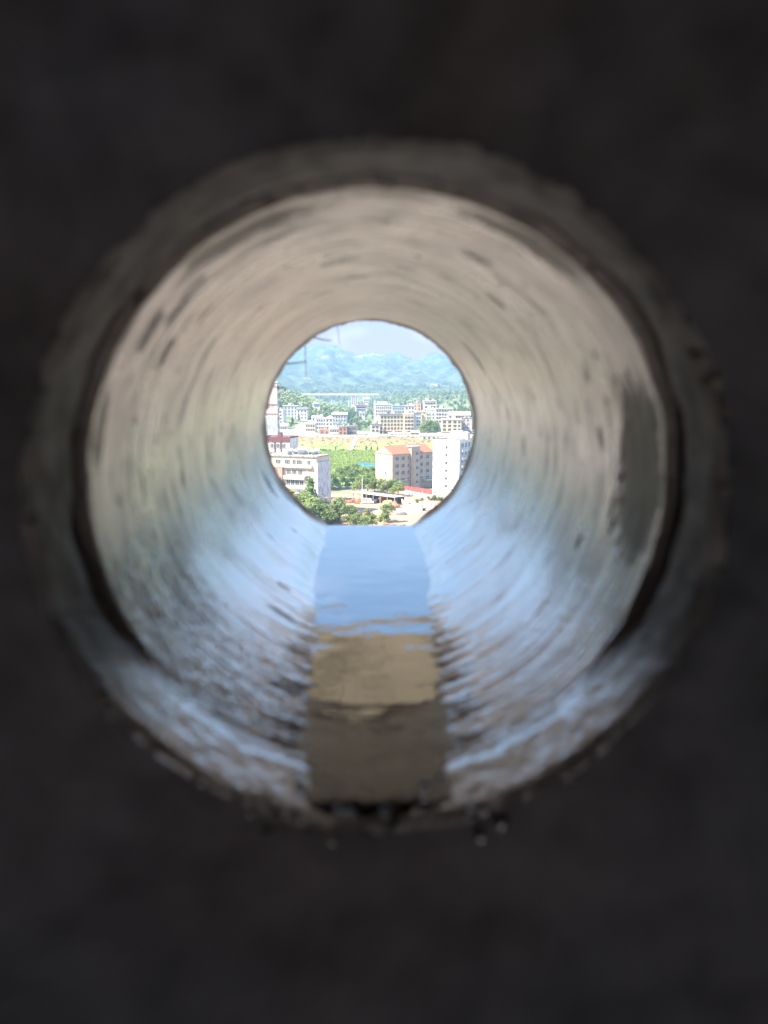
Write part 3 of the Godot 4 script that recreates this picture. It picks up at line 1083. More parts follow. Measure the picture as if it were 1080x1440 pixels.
func make_vehicle(called: String, label: String, category: String, van: bool, x: float, d: float, turn: float, paint: Material) -> Node3D:
	var t := thing(called, label, category, Vector3(x, ground_at(x, -d) + 0.12, -d), deg_to_rad(turn))
	var l := 4.7 if van else 4.3
	var hw := 0.84
	var side := [Vector2(-l / 2, 0.32), Vector2(l / 2, 0.32), Vector2(l / 2, 0.85), Vector2(l / 2 - 0.5, 1.0), Vector2(l / 2 - 1.1, 1.9), Vector2(-l / 2 + 0.12, 1.95), Vector2(-l / 2, 1.2)] if van else [Vector2(-l / 2, 0.3), Vector2(l / 2, 0.3), Vector2(l / 2, 0.75), Vector2(l / 2 - 1.0, 0.95), Vector2(l / 2 - 1.75, 1.45), Vector2(-l / 2 + 0.9, 1.45), Vector2(-l / 2 + 0.35, 0.98), Vector2(-l / 2, 0.9)]
	put("body", Shape.new().prism(side, hw, -hw).mesh(), paint, t)
	var g: Material = mats["glass"]
	for z in [-1, 1]:
		var panes := [[-1.75, -0.95], [-0.8, 0.05], [0.2, 1.05]] if van else [[-1.15, -0.35], [-0.25, 0.5]]
		for p in panes:
			var lo: float = 1.18 if van else 0.98
			var hi: float = 1.72 if van else 1.36
			put("side_window", Shape.new().box(Vector3((p[0] + p[1]) * 0.5, (lo + hi) * 0.5, z * hw), Vector3(p[1] - p[0], hi - lo, 0.03)).mesh(), g, t)
		for wx in [-l * 0.31, l * 0.31]:
			var wh := put("wheel", Shape.new().tube(Vector3(wx, 0.31, z * (hw - 0.2)), Vector3(wx, 0.31, z * (hw + 0.02)), 0.31, 0.31, 14).mesh(), surface("tyre", 0.03, 0.03, 0.03, 0.9), t)
			put("rim", Shape.new().tube(Vector3(wx, 0.31, z * (hw + 0.0)), Vector3(wx, 0.31, z * (hw + 0.035)), 0.18, 0.16, 10).mesh(), surface("rim", 0.4, 0.4, 0.4, 0.4), wh)
		put("headlight", Shape.new().box(Vector3(l * 0.5, 0.72, z * 0.6), Vector3(0.04, 0.16, 0.3)).mesh(), surface("lamp glass", 0.6, 0.6, 0.58, 0.2), t)
	var a := Vector2(l / 2 - 0.5, 1.0) if van else Vector2(l / 2 - 1.0, 0.95)
	var b := Vector2(l / 2 - 1.1, 1.9) if van else Vector2(l / 2 - 1.75, 1.45)
	var nrm := Vector2(b.y - a.y, a.x - b.x).normalized() * 0.015
	var p := a.lerp(b, 0.1) + nrm
	var q := a.lerp(b, 0.9) + nrm
	put("windscreen", Shape.new().prism([p - nrm * 2, p, q, q - nrm * 2], hw - 0.08, -hw + 0.08).mesh(), g, t)
	put("bumper", Shape.new().box(Vector3(l / 2 + 0.02, 0.42, 0), Vector3(0.1, 0.2, hw * 2 - 0.1)).mesh(), surface("bumper", 0.1, 0.1, 0.1, 0.6), t)
	return t


# ---------------------------------------------------------------- the town

func build_town() -> void:
	leaf_look = StandardMaterial3D.new()
	leaf_look.resource_name = "leaves"
	leaf_look.vertex_color_use_as_albedo = true
	leaf_look.roughness = 0.6
	leaf_look.cull_mode = BaseMaterial3D.CULL_DISABLED
	leaf_look.backlight_enabled = true
	leaf_look.backlight = Color(0.8, 0.85, 0.5)
	bark_look = surface("bark", 0.11, 0.085, 0.06, 0.95)
	surface("glass", 0.07, 0.078, 0.085, 0.15)
	var white := surface("white tile wall", 0.72, 0.70, 0.66, 0.6, 0.18)
	var cream := surface("cream wall", 0.66, 0.58, 0.46, 0.8, 0.2)
	var yellow := surface("yellow wall", 0.64, 0.54, 0.35, 0.8, 0.15)
	var pink := surface("pink render", 0.47, 0.355, 0.265, 0.85, 0.08)
	var greyw := surface("grey tile wall", 0.56, 0.56, 0.57, 0.8, 0.25)
	var bluew := surface("blue grey wall", 0.42, 0.47, 0.52, 0.8, 0.2)
	var rawc := surface("raw grey concrete", 0.33, 0.31, 0.29, 0.9, 0.35)
	var brick := surface("orange brickwork", 0.45, 0.22, 0.12, 0.9, 0.25)
	var red := surface("red roof sheet", 0.58, 0.15, 0.085, 0.7, 0.12)
	var maroon := surface("maroon tile", 0.13, 0.045, 0.05, 0.7, 0.15)
	var pale := surface("pale trim", 0.70, 0.66, 0.60, 0.7, 0.1)
	var trim := surface("window frame", 0.55, 0.52, 0.48, 0.6)
	var brown := surface("brown frame", 0.22, 0.14, 0.09, 0.7)
	var slate := surface("slate roof", 0.16, 0.16, 0.17, 0.8, 0.2)
	var bluet := surface("blue sheet", 0.04, 0.22, 0.62, 0.5, 0.15)
	var ltblue := surface("light blue sheet", 0.36, 0.50, 0.62, 0.6, 0.2)
	var palegreen := surface("pale green sheet", 0.50, 0.58, 0.52, 0.5, 0.2)
	var palegreenw := surface("pale green wall", 0.50, 0.53, 0.44, 0.8, 0.2)
	var steel := surface("steel", 0.35, 0.35, 0.36, 0.4)
	var redw := surface("red hoarding", 0.45, 0.08, 0.07, 0.7, 0.2)
	var paint := surface("white paint", 0.75, 0.75, 0.74, 0.25)
	var darkpaint := surface("dark paint", 0.05, 0.055, 0.065, 0.25)
	var rubber := surface("rubber", 0.035, 0.035, 0.035, 0.9)
	var b: Node3D
	var g := ""
	# the old flats on the left
	b = house("old_apartment_house", "old beige four-storey house at the left with grey windowless end wall", -26.1, 263.0, -21.8, 19.9, 10.0, -23.0, cream)
	flat_roof(b, 0.35, 0.5, rawc)
	windows(b, "front", [-4.60, -1.00, 3.60], [1.9], 1.9, 1.5, trim, 2)
	windows(b, "front", [1.6, 7.2], [1.9], 1.2, 1.5, trim, 1)
	windows(b, "front", [-0.6, 1.6, 3.9], [5.4], 1.6, 1.6, trim, 2)
	windows(b, "front", [-0.8, 0.9, 2.6, 4.3], [8.9], 1.45, 1.8, trim, 1)
	windows(b, "front", [6.9], [7.2], 1.5, 1.7, trim, 1)
	windows(b, "front", [-7.2], [5.6], 1.2, 1.9, trim, 1)
	part_box("end_wall", b, Vector3(sizes[b].x * 0.5 + 0.1, sizes[b].y * 0.5 - 2.0, -5.0), Vector3(0.9, sizes[b].y + 0.4, 10.3), greyw)
	part_box("balcony", b, Vector3(1.8, sizes[b].y - 7.1, 0.5), Vector3(8.0, 1.3, 1.0), cream)
	part_box("balcony", b, Vector3(1.8, sizes[b].y - 10.4, 0.5), Vector3(8.0, 0.9, 1.0), pale)
	part_box("balcony", b, Vector3(0.5, sizes[b].y - 3.3, 0.45), Vector3(16.0, 0.8, 0.9), cream)
	part_box("brick_panel", b, Vector3(-4.7, sizes[b].y - 8.6, 0.5), Vector3(4.2, 9.6, 1.0), surface("pink brick", 0.42, 0.27, 0.22, 0.9, 0.3))
	part_box("awning", b, Vector3(1.0, sizes[b].y - 12.2, 1.6), Vector3(13.0, 0.14, 3.2), ltblue)
	part_box("outhouse", b, Vector3(8.2, sizes[b].y - 14.4, 1.8), Vector3(3.0, 5.0, 3.4), pale)
	solar_heater("leftmost white water heater on the roof of the old beige house", Vector3(-26.66, -21.75, -267.0), 1.15)
	solar_heater("second white water heater on the old beige house roof", Vector3(-24.62, -21.92, -269.0), 1.00)
	solar_heater("tall white water heater leaning on the old beige house roof", Vector3(-22.47, -21.75, -267.0), 1.40)
	solar_heater("white water heater beside the mast on the beige roof", Vector3(-20.91, -21.92, -269.0), 1.20)
	solar_heater("white water heater near the right end of the beige roof", Vector3(-18.31, -21.76, -267.0), 1.00)
	solar_heater("rightmost white water heater on the old beige house roof", Vector3(-17.21, -21.93, -269.0), 1.10)
	mast("thin lightning mast standing on the old beige house roof", Vector3(-20.00, -21.85, -266.0), 8.32)
	# white annex behind it
	b = house("terrace_house", "white house with maroon tiled top floor behind the old flats", -34.1, 288.0, -17.0, 11.7, 9.0, -16.0, white)
	part_box("tiled_band", b, Vector3(0, sizes[b].y - 0.6, 0.15), Vector3(sizes[b].x + 0.3, 1.6, 0.3), maroon)
	parapet(b, 0.5, 0.1, maroon)
	part_box("stair_head", b, Vector3(1.0, sizes[b].y + 0.9, -3.0), Vector3(1.4, 2.2, 1.4), maroon)
	windows(b, "front", [-1.2, 1.2, 3.6], [2.9], 1.2, 1.5, trim, 1)
	windows(b, "front", [-1.2, 1.2, 3.6], [6.0], 1.2, 1.5, trim, 1)
	part_box("pilaster", b, Vector3(0.0, sizes[b].y - 4.0, 0.16), Vector3(0.4, 5.0, 0.3), maroon)
	part_box("pilaster", b, Vector3(2.4, sizes[b].y - 4.0, 0.16), Vector3(0.4, 5.0, 0.3), maroon)
	# the tower at the left edge
	b = house("tower_block", "pale pinkish tower block cut off by the left rim of the hole", -42.3, 320.0, 3.7, 11.5, 5.0, -3.0, surface("pale pink tile", 0.66, 0.56, 0.55, 0.7, 0.1))
	part_box("string_course", b, Vector3(0, sizes[b].y - 8.7, 0.1), Vector3(sizes[b].x + 0.1, 0.35, 0.3), brick)
	part_box("string_course", b, Vector3(0, sizes[b].y - 12.6, 0.1), Vector3(sizes[b].x + 0.1, 0.35, 0.3), brick)
	part_box("lower_wall", b, Vector3(0, (sizes[b].y - 12.8) * 0.5 - 1.0, 0.06), Vector3(sizes[b].x - 0.1, sizes[b].y - 13.0, 0.2), bluew)
	windows(b, "right", [1.2], rows(2.2, 8), 1.3, 1.7, trim, 1)
	windows(b, "right", [-1.2], rows(2.2, 8), 1.3, 1.7, trim, 1)
	flat_roof(b, 0.4, 0.3, pale)
	var grim := surface("buff render", 0.44, 0.36, 0.29, 0.85, 0.08)
	# the pink flats with red roofs: gable to the left, long side to the right
	b = house("gabled_apartment_house", "pink five-storey house with red pitched roofs and plain sunny gable", 20.4, 334.0, -26.3, 23.4, 11.5, 38.0, grim)
	part_box("end_wall", b, Vector3(-sizes[b].x * 0.5 - 0.04, sizes[b].y * 0.5 - 1.0, -5.75), Vector3(0.3, sizes[b].y + 1.99, 11.5), pink)
	pitched_roof(b, 3.1, 0.35, red, pink)
	windows(b, "front", [-9.3, -5.9], rows(2.0, 4), 1.9, 1.6, trim, 2)
	windows(b, "front", [-2.9], rows(2.0, 4), 1.1, 1.7, trim, 1)
	windows(b, "front", [4.6, 8.4], rows(2.0, 4), 1.9, 1.6, trim, 2)
	part_box("stair_tower", b, Vector3(1.0, sizes[b].y * 0.5 + 0.6, -0.6), Vector3(4.0, sizes[b].y + 4.4, 3.4), grim)
	part_box("corner_pier", b, Vector3(-1.3, sizes[b].y * 0.5 + 0.3, 0.3), Vector3(1.1, sizes[b].y + 3.6, 1.2), pink)
	part_box("tower_cap", b, Vector3(0.6, sizes[b].y + 2.95, -0.6), Vector3(5.0, 0.3, 4.0), cream)
	for k in 5:
		put("window", window_mesh(1.4, 1.2, trim, 1), null, b, Vector3(1.2, sizes[b].y - 0.2 - k * 3.1, 1.12))
	windows(b, "left", [1.2], [8.4, 11.5], 0.8, 1.2, trim, 0, 0.19)
	part_box("canopy", b, Vector3(8.0, 3.6, 1.6), Vector3(6.0, 0.2, 3.0), cream)
	part_box("ledge", b, Vector3(0, 4.2, 0.25), Vector3(sizes[b].x - 0.1, 0.3, 0.4), cream)
	# the white flats on the right
	b = house("white_apartment_house", "white six-storey house with one column of small windows", 31.1, 300.0, -18.8, 11.0, 15.0, -27.0, white)
	parapet(b, 0.7, 0.06, white)
	part_box("coping", b, Vector3(0, sizes[b].y + 0.78, 0.0), Vector3(sizes[b].x + 0.4, 0.14, 0.5), maroon)
	windows(b, "front", [0.20], rows(2.6, 6, 3.05), 0.9, 1.0, trim, 0)
	for k in 4:
		part_box("balcony", b, Vector3(sizes[b].x * 0.5 + 0.5, sizes[b].y - 3.9 - 3.05 * k, -7.0), Vector3(1.0, 1.1, 12.0), greyw)
	windows(b, "right", [-4.2, -0.2, 3.8], rows(1.9, 6, 3.05), 2.6, 1.7, trim, 2)
	part_box("stair_room", b, Vector3(1.2, sizes[b].y + 1.7, -9.0), Vector3(4.6, 3.4, 3.5), white)
	part_box("stair_room", b, Vector3(5.2, sizes[b].y + 1.4, -8.0), Vector3(2.6, 2.8, 3.0), surface("pinkish render", 0.62, 0.50, 0.45, 0.8, 0.2))
	part_box("band", b, Vector3(0, 4.2, 0.12), Vector3(sizes[b].x + 0.1, 0.12, 0.3), trim)
	# walls, shed and yard things
	long_wall("boundary_wall", "long white boundary wall in front of the pink flats", "wall", Vector3(14.98, 0, -318.0), Vector3(27.04, 0, -297.0), 1.90, 0.25, white)
	long_wall("red_hoarding", "red hoarding at the foot of the pink flats", "hoarding", Vector3(13.96, 0, -329.0), Vector3(28.11, 0, -312.0), 2.40, 0.12, redw)
	long_wall("blue_hoarding", "bright blue sheet hoarding at the edge of the green field", "hoarding", Vector3(-4.06, 0, -436.0), Vector3(5.79, 0, -428.0), 2.50, 0.10, bluet)
	long_wall("brick_wall", "low buff wall at the lower right edge of the yard", "wall", Vector3(19.89, 0, -286.0), Vector3(25.14, 0, -279.0), 1.40, 0.25, cream)
	long_wall("guard_wall", "long white guard wall on top of the straw embankment", "wall", Vector3(-72.19, 0, -600.0), Vector3(9.81, 0, -601.0), 1.30, 0.30, white)
	long_wall("blue_fence", "pale blue sheet fence in front of the hillside houses", "fence", Vector3(-71.38, 0, -617.0), Vector3(-56.23, 0, -614.0), 3.00, 0.12, ltblue)
	long_wall("retaining_wall", "grey retaining wall under the yellow flats", "wall", Vector3(9.86, 0, -604.0), Vector3(45.24, 0, -602.0), 1.40, 0.40, greyw)
	open_shed(Vector3(-5.01, VALLEY, -299.0), Vector3(10.73, VALLEY, -284.0), palegreen, rawc)
	make_vehicle("white_van", "white minivan parked in front of the open shed", "van", true, 0.47, 289.0, -8.0, paint)
	make_vehicle("dark_car", "dark car parked under the right half of the shed", "car", false, 3.78, 290.0, 60.0, darkpaint)
	make_vehicle("white_car", "white car standing before the red hoarding", "car", false, 23.44, 322.0, 20.0, paint)
	make_vehicle("parked_car", "leftmost pale car on the embankment road", "car", false, -4.59, 606.5, 0.0, paint).set_meta("group", "cars along the embankment road")
	make_vehicle("parked_car", "second pale car from the left on the embankment road", "car", false, -0.12, 606.5, 175.0, darkpaint).set_meta("group", "cars along the embankment road")
	make_vehicle("parked_car", "pale car on the road just left of the shops", "car", false, 4.92, 607.0, 10.0, paint).set_meta("group", "cars along the embankment road")
	make_vehicle("parked_car", "pale car parked below the yellow flats", "car", false, 20.59, 607.0, 0.0, paint).set_meta("group", "cars along the embankment road")
	heap("soil_heap", "heap of orange soil piled before the right end of the shed", "heap", Vector3(8.46, VALLEY, -279.0), Vector3(3.6, 2.3, 2.6), surface("orange soil", 0.48, 0.27, 0.16, 0.95, 0.2, 0.5), 3)
	heap("soil_heap", "long low heap of red soil left of the van", "heap", Vector3(-10.21, VALLEY, -292.0), Vector3(4.5, 1.2, 2.2), surface("red soil", 0.42, 0.2, 0.12, 0.95, 0.2, 0.5), 5)
	brick_stack("stack of orange bricks at the left end of the shed", Vector3(-5.03, VALLEY + 0.1, -291.0), 10.0)
	brick_stack("stack of orange bricks left of the white van", Vector3(-3.63, VALLEY + 0.1, -288.0), -5.0)
	brick_stack("stack of orange bricks under the shed roof", Vector3(-2.60, VALLEY + 0.1, -293.0), 0.0)
	heap("rubble_heap", "dark heap of rubble on the pale soil right of the lone tree", "rubble heap", Vector3(11.88, VALLEY + 0.1, -262.0), Vector3(2.0, 0.9, 0.9), slate, 9)
	ruined_wall(Vector3(13.44, VALLEY, -285.0), Vector3(19.81, VALLEY, -270.0), cream)
	utility_pole("pale concrete pole rising from the trees behind the shed", Vector3(-1.73, VALLEY, -312.0), 7.62)
	utility_pole("tall slim lamp pole in front of the yellow flats", Vector3(12.97, -34.8, -604.0), 10.11)
	utility_pole("short pole beside the white boundary wall", Vector3(21.71, VALLEY, -296.0), 3.56)
	steps("pale concrete stairway climbing the straw embankment", -11.92, -7.21)
	# the middle town
	b = house("yellow_apartment_house", "broad yellow five-storey flats with seven columns of brown windows", 21.1, 640.0, -18.6, 20.1, 14.0, 4.0, yellow, "houses of the middle town")
	flat_roof(b, 0.6, 0.7, slate)
	windows(b, "front", spread(7, sizes[b].x - 1.0), rows(2.3, 5, 3.0), 1.7, 1.7, brown, 1)
	part_box("ground_floor", b, Vector3(0, 0.6, 0.3), Vector3(sizes[b].x, 3.0, 0.6), surface("red brown shopfront", 0.34, 0.17, 0.14, 0.8, 0.3))
	b = house("yellow_apartment_house", "narrow yellow flats with three columns of windows beside the broad ones", 35.2, 638.0, -18.3, 8.1, 13.0, 4.0, yellow, "houses of the middle town")
	flat_roof(b, 0.3, 0.3, pale)
	windows(b, "front", [-2.6, 2.7], rows(2.6, 5, 3.0), 1.5, 1.5, brown, 1)
	windows(b, "front", [0.0], rows(2.6, 5, 3.0), 2.3, 1.5, brown, 2)
	b = house("grey_apartment_house", "pale grey flats adjoining the narrow yellow ones on the right", 42.6, 642.0, -17.8, 6.1, 12.0, 4.0, surface("pale grey wall", 0.56, 0.57, 0.58, 0.8, 0.15), "houses of the middle town")
	flat_roof(b, 0.9, 0.5, slate)
	windows(b, "front", [-0.2, 1.6], rows(3.4, 3, 3.0), 1.2, 1.6, trim, 1)
	b = house("yellow_side_house", "slim lemon yellow stair block left of the big round tree", 48.6, 650.0, -16.5, 3.0, 10.0, 0.0, surface("lemon wall", 0.64, 0.58, 0.30, 0.8, 0.15), "houses of the middle town")
	flat_roof(b, 0.4, 0.6, pale)
	b = house("sage_apartment_house", "pale green flats rising behind the big round tree", 55.5, 668.0, -15.2, 8.0, 12.0, -6.0, palegreenw, "houses of the middle town")
	flat_roof(b, 0.4, 0.3, pale)
	windows(b, "front", [-2.6, -0.6, 2.4], rows(4.0, 4, 3.0), 1.3, 1.5, trim, 1)
	b = house("white_apartment_house", "white house with a double row of dark windows behind the yellow corner flats", 69.4, 690.0, -15.0, 15.9, 12.0, -4.0, white, "houses of the middle town")
	flat_roof(b, 0.3, 0.4, pale)
	windows(b, "front", spread(6, sizes[b].x - 1.5), rows(1.7, 4, 3.1), 1.6, 1.5, brown, 1)
	b = house("orange_roofed_house", "long house with faded orange sheet roof at the right rim", 78.9, 655.0, -19.7, 18.1, 12.0, -5.0, cream, "houses of the middle town")
	pitched_roof(b, 3.0, 0.6, surface("faded orange roof", 0.56, 0.26, 0.17, 0.8, 0.15), cream)
	windows(b, "front", spread(7, sizes[b].x - 2.0), [1.9, 5.0], 1.5, 1.5, brown, 1)
	b = house("yellow_corner_house", "yellow three-storey corner flats right of the big round tree", 68.4, 622.0, -22.1, 15.5, 12.0, -5.0, yellow, "houses of the middle town")
	flat_roof(b, 0.5, 0.5, pale)
	windows(b, "front", [-5.4, -1.2, 3.0], rows(2.0, 3, 3.0), 2.4, 1.7, brown, 2)
	windows(b, "front", [6.4], rows(2.0, 3, 3.0), 1.6, 1.7, brown, 1)
	part_box("shopfront", b, Vector3(0, sizes[b].y - 11.2, 0.2), Vector3(sizes[b].x - 0.2, 2.6, 0.5), surface("brown shopfront", 0.24, 0.15, 0.11, 0.8, 0.3))
	b = house("grey_side_house", "pinkish grey house squeezed against the right rim", 82.3, 632.0, -21.3, 8.8, 10.0, -8.0, surface("pinkish grey wall", 0.46, 0.39, 0.37, 0.85, 0.25), "houses of the middle town")
	flat_roof(b, 0.4, 0.4, rawc)
	windows(b, "front", [-2.2, 0.8], rows(1.8, 3, 3.0), 1.4, 1.5, trim, 1)
	b = house("roof_terrace_house", "cream house with stepped roof terraces above the sage flats", 62.7, 760.0, -9.0, 12.6, 12.0, 0.0, cream, "houses of the middle town")
	flat_roof(b, 0.4, 0.4, pale)
	windows(b, "front", spread(4, sizes[b].x - 2.0), rows(2.2, 3, 3.4), 2.0, 1.4, brown, 1)
	b = house("brick_house", "bare brick top-floor house with dark open side left of the stepped house", 47.2, 720.0, -10.4, 7.4, 10.0, -14.0, surface("pale brick", 0.50, 0.33, 0.24, 0.9, 0.2), "houses of the middle town")
	flat_roof(b, 0.3, 0.2, rawc)
	part_box("open_side", b, Vector3(sizes[b].x * 0.5 + 0.05, sizes[b].y - 3.2, -5.0), Vector3(0.3, 5.0, 8.0), slate)
	windows(b, "front", [-2.0, 2.0], rows(2.4, 2), 1.3, 1.4, brown, 1)
	b = house("white_town_house", "white house with pinkish cornice right above the narrow yellow flats", 38.6, 690.0, -12.5, 8.9, 10.0, -3.0, white, "houses of the middle town")
	flat_roof(b, 0.4, 0.5, surface("pinkish render", 0.62, 0.50, 0.45, 0.8, 0.2))
	windows(b, "front", spread(3, sizes[b].x - 1.0), rows(2.0, 4), 1.4, 1.5, brown, 1)
	b = house("blue_town_house", "pale blue grey house peeping over the broad yellow flats", 30.5, 740.0, -13.4, 12.2, 10.0, 0.0, bluew, "houses of the middle town")
	flat_roof(b, 0.5, 0.4, ltblue)
	windows(b, "front", spread(5, sizes[b].x - 1.0), rows(2.4, 3), 1.3, 1.5, trim, 1)
	b = house("pinkish_town_house", "long pinkish white house with rows of small windows left of the blue grey one", 16.7, 760.0, -12.4, 16.8, 12.0, 3.0, surface("pinkish white wall", 0.66, 0.58, 0.54, 0.8, 0.12), "houses of the middle town")
	flat_roof(b, 0.5, 0.5, pale)
	part_box("stair_head", b, Vector3(-1.0, sizes[b].y + 1.6, -4.0), Vector3(9.0, 2.6, 4.0), white)
	windows(b, "front", spread(8, sizes[b].x - 1.0), rows(3.0, 3), 1.1, 1.5, trim, 1)
	b = house("low_shop_house", "low cream shop with dark flat roof left of the broad yellow flats", 7.5, 634.0, -26.5, 7.0, 9.0, 4.0, cream, "houses of the middle town")
	flat_roof(b, 0.5, 0.6, slate)
	windows(b, "front", [-1.8, 1.4], [2.2, 5.0], 1.8, 1.5, brown, 1)
	b = house("shop_workshop", "row of low shops with pale sheet roof under the yellow flats", 27.2, 630.0, -33.6, 17.5, 7.0, 3.0, rawc, "houses of the middle town")
	flat_roof(b, 0.25, 0.7, pale)
	windows(b, "front", spread(6, sizes[b].x - 1.0), [1.6], 2.0, 1.7, slate, 0)
	b = house("pavilion_workshop", "grey pavilion with pitched slate roof right of the low shops", 39.7, 626.0, -32.8, 7.0, 7.0, -10.0, rawc, "houses of the middle town")
	pitched_roof(b, 1.4, 0.5, surface("grey tile roof", 0.36, 0.35, 0.38, 0.8, 0.2), rawc)
	windows(b, "front", [-2.0, 1.6], [1.9], 2.0, 1.8, slate, 1)
	b = house("long_workshop", "long low white workshop with pale sheet roof below the big round tree", 52.8, 585.0, -33.1, 24.9, 9.0, -6.0, white, "houses of the middle town")
	pitched_roof(b, 1.5, 0.4, pale, white)
	windows(b, "front", spread(6, sizes[b].x - 4.0), [1.6], 1.6, 1.2, brown, 1)
	b = house("low_workshop", "low white workshop at the right behind the white flats' roof", 68.7, 560.0, -31.2, 16.6, 8.0, -8.0, white, "houses of the middle town")
	flat_roof(b, 0.3, 0.3, surface("pinkish render", 0.62, 0.50, 0.45, 0.8, 0.2))
	windows(b, "front", spread(4, sizes[b].x - 3.0), [1.8], 1.6, 1.2, brown, 1)
	# far houses
	b = house("long_far_house", "long white far house with pink bands in the trees left of the pinkish one", -6.7, 1000.0, -17.2, 14.2, 12.0, 4.0, white, "far houses near the viaduct")
	flat_roof(b, 0.8, 0.8, brick)
	windows(b, "front", spread(6, sizes[b].x - 2.0), rows(2.6, 3), 1.6, 1.6, brown, 0)
	b = house("pink_far_house", "small pinkish far house under the viaduct", -19.9, 1320.0, -7.8, 10.9, 12.0, 0.0, surface("pinkish white wall", 0.66, 0.58, 0.54, 0.8, 0.12), "far houses near the viaduct")
	flat_roof(b, 0.6, 0.5, brick)
	windows(b, "front", spread(3, sizes[b].x - 1.0), rows(2.6, 4), 1.6, 1.7, brown, 0)
	b = house("white_far_house", "small white far house at the right end of the viaduct", -0.0, 1250.0, -11.3, 9.1, 10.0, 0.0, white, "far houses near the viaduct")
	pitched_roof(b, 2.6, 0.5, greyw, white)
	windows(b, "front", spread(3, sizes[b].x - 1.0), rows(2.6, 2), 1.6, 1.6, brown, 0)
	b = house("white_forest_house", "small white house with two dark windows alone in the wood", -51.2, 800.0, -12.3, 7.3, 8.0, 6.0, white, "far houses near the viaduct")
	flat_roof(b, 0.5, 0.5, pale)
	windows(b, "front", [-1.4, 1.2], [1.9], 1.3, 1.3, brown, 0)
	b = house("pale_far_house", "pale far house low among fields right of the viaduct pier", -4.8, 860.0, -23.4, 6.3, 8.0, 0.0, white, "far houses near the viaduct")
	flat_roof(b, 0.4, 0.4, pale)
	windows(b, "front", [-1.5, 1.5], [1.8], 1.4, 1.3, brown, 0)
	# the hillside village on the left
	b = house("blue_hill_house", "blue grey hill house with broad balconies highest on the left slope", -74.0, 760.0, -13.7, 13.5, 10.0, -8.0, bluew, "houses of the hillside village")
	flat_roof(b, 0.5, 0.6, pale)
	windows(b, "front", spread(4, sizes[b].x - 0.6), rows(2.0, 4, 3.0), 1.2, 1.5, brown, 1)
	b = house("porch_hill_house", "white hill house with dark pitched roof right of the blue grey one", -62.2, 750.0, -16.6, 10.4, 9.0, -5.0, white, "houses of the hillside village")
	pitched_roof(b, 1.8, 0.6, slate, white)
	windows(b, "front", spread(3, sizes[b].x - 0.6), rows(2.0, 3, 3.0), 1.2, 1.5, brown, 1)
	b = house("small_hill_house", "narrow white hill house beside the tower block", -77.2, 700.0, -15.8, 4.6, 9.0, -8.0, white, "houses of the hillside village")
	flat_roof(b, 0.4, 0.3, pale)
	windows(b, "front", spread(1, sizes[b].x - 0.6), rows(2.0, 5, 3.0), 1.5, 1.5, brown, 1)
	b = house("tan_roofed_house", "low white house with tan hipped roof above the pale blue fence", -70.7, 655.0, -28.5, 7.9, 8.0, -4.0, white, "houses of the hillside village")
	pitched_roof(b, 2.2, 0.5, surface("tan roof", 0.46, 0.37, 0.30, 0.85, 0.2), white)
	windows(b, "front", spread(4, sizes[b].x - 0.6), rows(2.0, 1, 3.0), 1.2, 1.5, brown, 1)
	b = house("white_village_house", "plain white village house with blank sunny wall right of the dark trees", -54.7, 646.0, -28.1, 8.8, 9.0, -14.0, white, "houses of the hillside village")
	flat_roof(b, 0.4, 0.3, pale)
	b = house("boxy_village_house", "boxy cream village house with five dark openings", -46.5, 640.0, -25.8, 8.3, 9.0, -6.0, cream, "houses of the hillside village")
	flat_roof(b, 0.4, 0.4, white)
	windows(b, "front", spread(4, sizes[b].x - 0.6), rows(2.0, 2, 3.0), 1.2, 1.5, brown, 1)
	b = house("upper_village_house", "white village house with pitched grey roof behind the boxy cream one", -44.4, 690.0, -22.5, 9.1, 9.0, -10.0, white, "houses of the hillside village")
	pitched_roof(b, 1.6, 0.5, greyw, white)
	windows(b, "front", spread(3, sizes[b].x - 0.6), rows(2.0, 2, 3.0), 1.2, 1.5, brown, 1)
	b = house("blue_village_house", "pale blue village house with three rows of windows", -38.8, 660.0, -22.1, 8.6, 9.0, -6.0, surface("pale blue wall", 0.55, 0.62, 0.70, 0.8, 0.15), "houses of the hillside village")
	flat_roof(b, 0.5, 0.4, pale)
	windows(b, "front", spread(4, sizes[b].x - 0.6), rows(2.0, 4, 3.0), 1.2, 1.5, brown, 1)
	b = house("gabled_village_house", "white village house with its gable to the valley", -31.5, 655.0, -22.0, 6.3, 9.0, -4.0, white, "houses of the hillside village")
	pitched_roof(b, 1.9, 0.5, pale, white, false)
	windows(b, "front", spread(2, sizes[b].x - 0.6), rows(2.0, 4, 3.0), 1.5, 1.5, brown, 1)
	b = house("grey_village_house", "blue grey village house with pale stepped roof, rightmost of the tall ones", -23.8, 680.0, -19.7, 12.6, 10.0, -6.0, surface("pale slate wall", 0.46, 0.50, 0.54, 0.8, 0.2), "houses of the hillside village")
	pitched_roof(b, 1.6, 0.6, pale, white)
	windows(b, "front", spread(5, sizes[b].x - 0.6), rows(2.0, 4, 3.0), 1.2, 1.5, brown, 1)
	b = house("green_roof_house", "low house with green roof terrace under the blue grey village house", -20.8, 645.0, -26.6, 10.7, 7.0, -4.0, pale, "houses of the hillside village")
	flat_roof(b, 0.4, 0.5, surface("green terrace", 0.16, 0.26, 0.17, 0.9, 0.3))
	windows(b, "front", spread(4, sizes[b].x - 0.6), rows(2.0, 1, 3.0), 1.2, 1.5, brown, 1)
	b = house("low_brick_house", "low orange brick house left of the white concrete frame", -34.2, 628.0, -30.5, 8.1, 7.0, -3.0, brick, "houses of the hillside village")
	flat_roof(b, 0.2, 0.2, brick)
